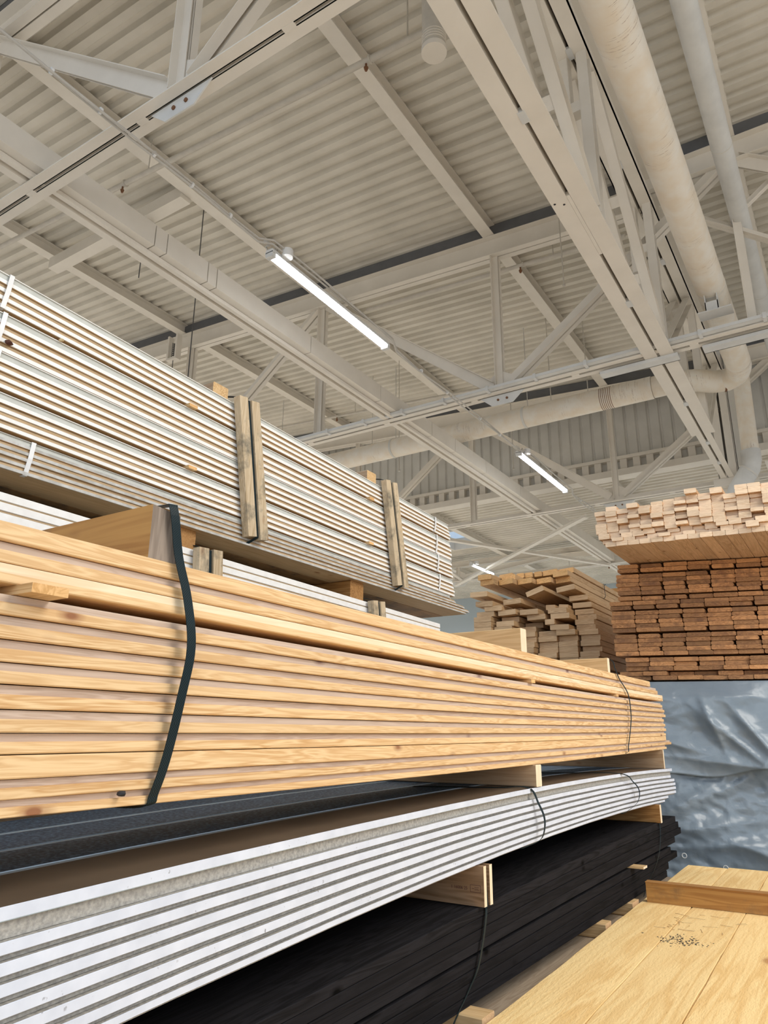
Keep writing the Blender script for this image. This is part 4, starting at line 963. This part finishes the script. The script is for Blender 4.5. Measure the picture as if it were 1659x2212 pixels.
# joists pack in the middle
def joist_end_pack():
    jp = thing('joist_pack', (-2.5, 7, 1.3), 'strapped top pack of warm timber joists, two layers, in the middle distance', 'board pack')
    jm = proto(jp, 0.150, 0.048, 2.6, -0.25, ['joist_end_warm', 'joist_side'])
    jm2 = proto(jp, 0.075, 0.046, 2.6, -0.1, ['joist_end_warm', 'joist_side'])
    JY = 6.1
    # lower layer: five joists seen from below
    for k in range(5):
        x = -2.87+0.158*k; place(jm, (x, JY+0.25*(x+2.87)+0.05*k*0.5, 1.345), jp, (0, 0.02*(k < 1), 0))
    xs = [(-2.885, 1.396, jm), (-2.70, 1.396, jm2), (-2.55, 1.394, jm), (-2.395, 1.394, jm2), (-2.31, 1.394, jm), (-2.237+0.09, 1.394, jm)]
    xs = [(-2.87, 1.394, jm), (-2.55, 1.394, jm2), (-2.235, 1.394, jm)]
    place(jm, (-2.885, JY-0.02, 1.395), jp, (0, 0.05, 0)); place(jm, (-2.715, JY+0.14, 1.3935), jp); place(jm, (-2.24, JY+0.20, 1.3935), jp)
    for x, me in ((-2.80, jm), (-2.63, jm2), (-2.55, jm2), (-2.46, jm2), (-2.38, jm), (-2.228, jm)):
        place(me, (x, JY+0.28+0.1*(x+2.8), 1.4425), jp)
    place(jm, (-2.55, JY+0.55, 1.3935), jp); place(jm, (-2.395, JY+0.55, 1.3935), jp)
    strap('strap', jp, smooth_pts([(-2.3, 7.32, 1.4925), (-2.078, 7.32, 1.4925), (-2.066, 7.30, 1.47), (-2.06, 7.27, 1.42), (-2.075, 7.27, 1.335), (-2.3, 7.3, 1.333)]), (0, 0.008, 0), 'strap', 0.001)
    return jm, jm2
joist_end_pack()
jl = bpy.data.meshes
names_row = ['top row', 'second row', 'third row', 'fourth row', 'fifth row', 'sixth row', 'seventh row', 'eighth row', 'ninth row', 'tenth row', 'eleventh row', 'twelfth row', 'thirteenth row', 'fourteenth row']
ordn = ['leftmost', 'second from left', 'third from left', 'fourth from left', 'fifth from left', 'sixth from left']
jmA = proto(None, 0.165, 0.046, 2.3, 0.05, ['joist_end', 'joist_side']); jmB = proto(None, 0.085, 0.046, 2.3, 0.0, ['joist_end', 'joist_side']); jmA.name = 'loose_board_mesh'
z = 1.200; JY = 6.0
rows = [  # (x offsets, size, tilt, z lift, y shift)
    [(-2.905, 0, 0.0, 0.030, -0.05), (-2.42, 0, -0.32, 0.012, 0.0), (-2.18, 0, -0.14, 0.045, 0.05)],
    [(-2.88, 0, 0.03, 0, 0), (-2.63, 0, -0.05, 0, 0.0), (-2.03-0.08, 0, -0.03, 0.028, 0.15)],
    [(-2.80, 0, 0.0, 0, 0), (-2.62, 1, 0, 0, 0.2), (-2.30, 1, 0.05, 0, 0.1), (-2.19, 1, 0.1, 0, 0.1), (-2.085, 0, -0.01, 0.012, 0.15)],
    [(-2.88, 0, 0, 0, 0.02), (-2.68, 0, -0.05, 0, 0.0), (-2.49, 0, 0.0, 0, 0), (-2.25, 0, 0.0, 0, 0.0), (-2.07, 0, 0, 0, 0.15)],
    [(-2.90, 0, 0, 0, 0), (-2.69, 0, 0, 0, 0.1), (-2.44, 0, -0.03, 0, 0.03), (-2.23, 0, 0, 0, 0.0), (-2.05, 0, 0.0, 0, 0.15)],
    [(-2.90, 0, 0, 0, 0), (-2.70, 0, 0, 0, 0.0), (-2.52, 0, 0, 0, 0.2), (-2.28, 1, 0, 0, 0.0), (-2.06, 0, 0, 0, 0.1)],
    [(-2.90, 0, 0, 0, 0), (-2.72, 0, 0, 0, 0.0), (-2.55, 0, 0, 0, 0.1), (-2.24, 0, 0.03, 0, 0.0), (-2.05, 0, 0, 0, 0.1)],
]
for r in range(8): rows.append([(-2.90+0.178*k+random.uniform(-0.008, 0.008), 0, 0, 0, random.uniform(0, 0.08)) for k in range(6)])
for r, row in enumerate(rows):
    zr = 1.185-0.0478*r
    for c, (x, kd, tilt, dzz, dyy) in enumerate(row):
        me = jmB if kd else jmA
        o = place(me, (x, JY+0.22*(x+2.9)+dyy, zr+dzz), None, (0, tilt, 0), name='loose_board')
        rn = names_row[r] if r < 14 else 'bottom row'
        tag(o, 'loose pale timber board in the messy middle pile, %s, %s' % (rn, ordn[c]), 'board', 'loose boards in the middle pile')
# support below the loose pile
boxobj('timber_pack', (-2.95, -1.9, 6.3, 8.4, -EYE, 0.515), 'joist_side', None, label='block of timber hidden below the messy middle pile', cat='board pack')
m = MB(); m.box(-3.9, -3.1, 9.3, 9.42, 1.75, 1.84); 
# brown frame end behind
t = boxobj('lone_beam', (-2.55, -2.25, 8.55, 8.9, 1.60, 1.68), 'beam_dark', None, label='lone brown beam end sticking out between the middle pile and the brown pack', cat='beam')

# ================================================================== YELLOW PLANKS, FRONT RIGHT
YR_ = math.radians(1.6)
yp = thing('yellow_plank_pack', (-0.4, 2.6, -EYE), 'low pack of wide yellow sawn planks at the bottom right', 'board pack')
pw = 0.1955
def yplank(x0, w, z0, h, y0, y1, seed):
    random.seed(seed); m = MB(); n = 40; vs = []; fs = []; ms = []
    for i in range(n+1):
        y = lerp(y0, y1, i/n); sh = -math.tan(YR_)*(y-1.9)
        e0 = random.uniform(-0.0016, 0.0016); e1 = random.uniform(-0.0016, 0.0016); zz = 0.0006*math.sin(y*3+seed)
        a, b = x0+sh+e0, x0+w+sh+e1; c = 0.0012
        vs += [(a, y, z0), (b, y, z0), (b, y, z0+h-c+zz), (b-c, y, z0+h+zz), (a+c, y, z0+h+zz), (a, y, z0+h-c+zz)]
    for i in range(n):
        for k in range(6): fs.append((i*6+k, i*6+(k+1) % 6, i*6+6+(k+1) % 6, i*6+6+k))
    fs.append((5, 4, 3, 2, 1, 0)); fs.append(tuple(n*6+k for k in range(6))); m.add(vs, fs); return obj('plank', m, 'yellow', yp)
yl = 0
for k in range(7):
    o = yplank(-0.885+k*(pw+0.0035), pw, -0.650-0.04, 0.04, 0.55, 4.53+0.03*math.sin(k*2.1), 11+k)
    for r in range(1, 22):
        if -0.69-0.0403*r < -EYE: break
        dup(o, dx=random.uniform(-0.002, 0.002), dy=random.uniform(-0.01, 0.01), dz=-0.0403*r)
# crossing beam with dark flat strip on top
m = MB(); m.bar((-0.905, 3.455, -0.6115), (0.55, 3.50, -0.6115), 0.038, 0.0755); o = obj('bearer', m, 'beam_old', None, label='amber beam lying across the yellow planks at the right edge', cat='bearer')
m = MB(); m.bar((-0.905, 3.452, -0.5722), (0.55, 3.497, -0.5722), 0.05, 0.0024); obj('top_strip', m, 'beam_dark', o)
# dark scribble of ink on the middle plank, shavings
m = MB(); random.seed(5)
for k in range(150):
    x = -0.66+random.gauss(0, 0.036); y = 2.87+random.gauss(0, 0.035); s = random.uniform(0.0008, 0.0034)
    m.box(x-s, x+s, y-s*1.4, y+s*1.4, -0.6502, -0.6491)
ib = obj('ink_mark', m, 'dark', yp); ib['kind'] = 'stuff'
m = MB()
for k in range(26):
    x = -0.72+random.uniform(-0.06, 0.2); y = 3.12+random.uniform(-0.12, 0.2); a = random.uniform(-1.4, 0.4); L = random.uniform(0.015, 0.07)
    m.bar((x, y, -0.6485), (x+L*math.cos(a), y+L*math.sin(a), -0.648+random.uniform(0, 0.006)), 0.0015, 0.0012)
obj('wood_shavings', m, 'shaving', None, label='loose wood shavings scattered on the yellow planks before the amber beam', cat='shavings', kind='stuff')
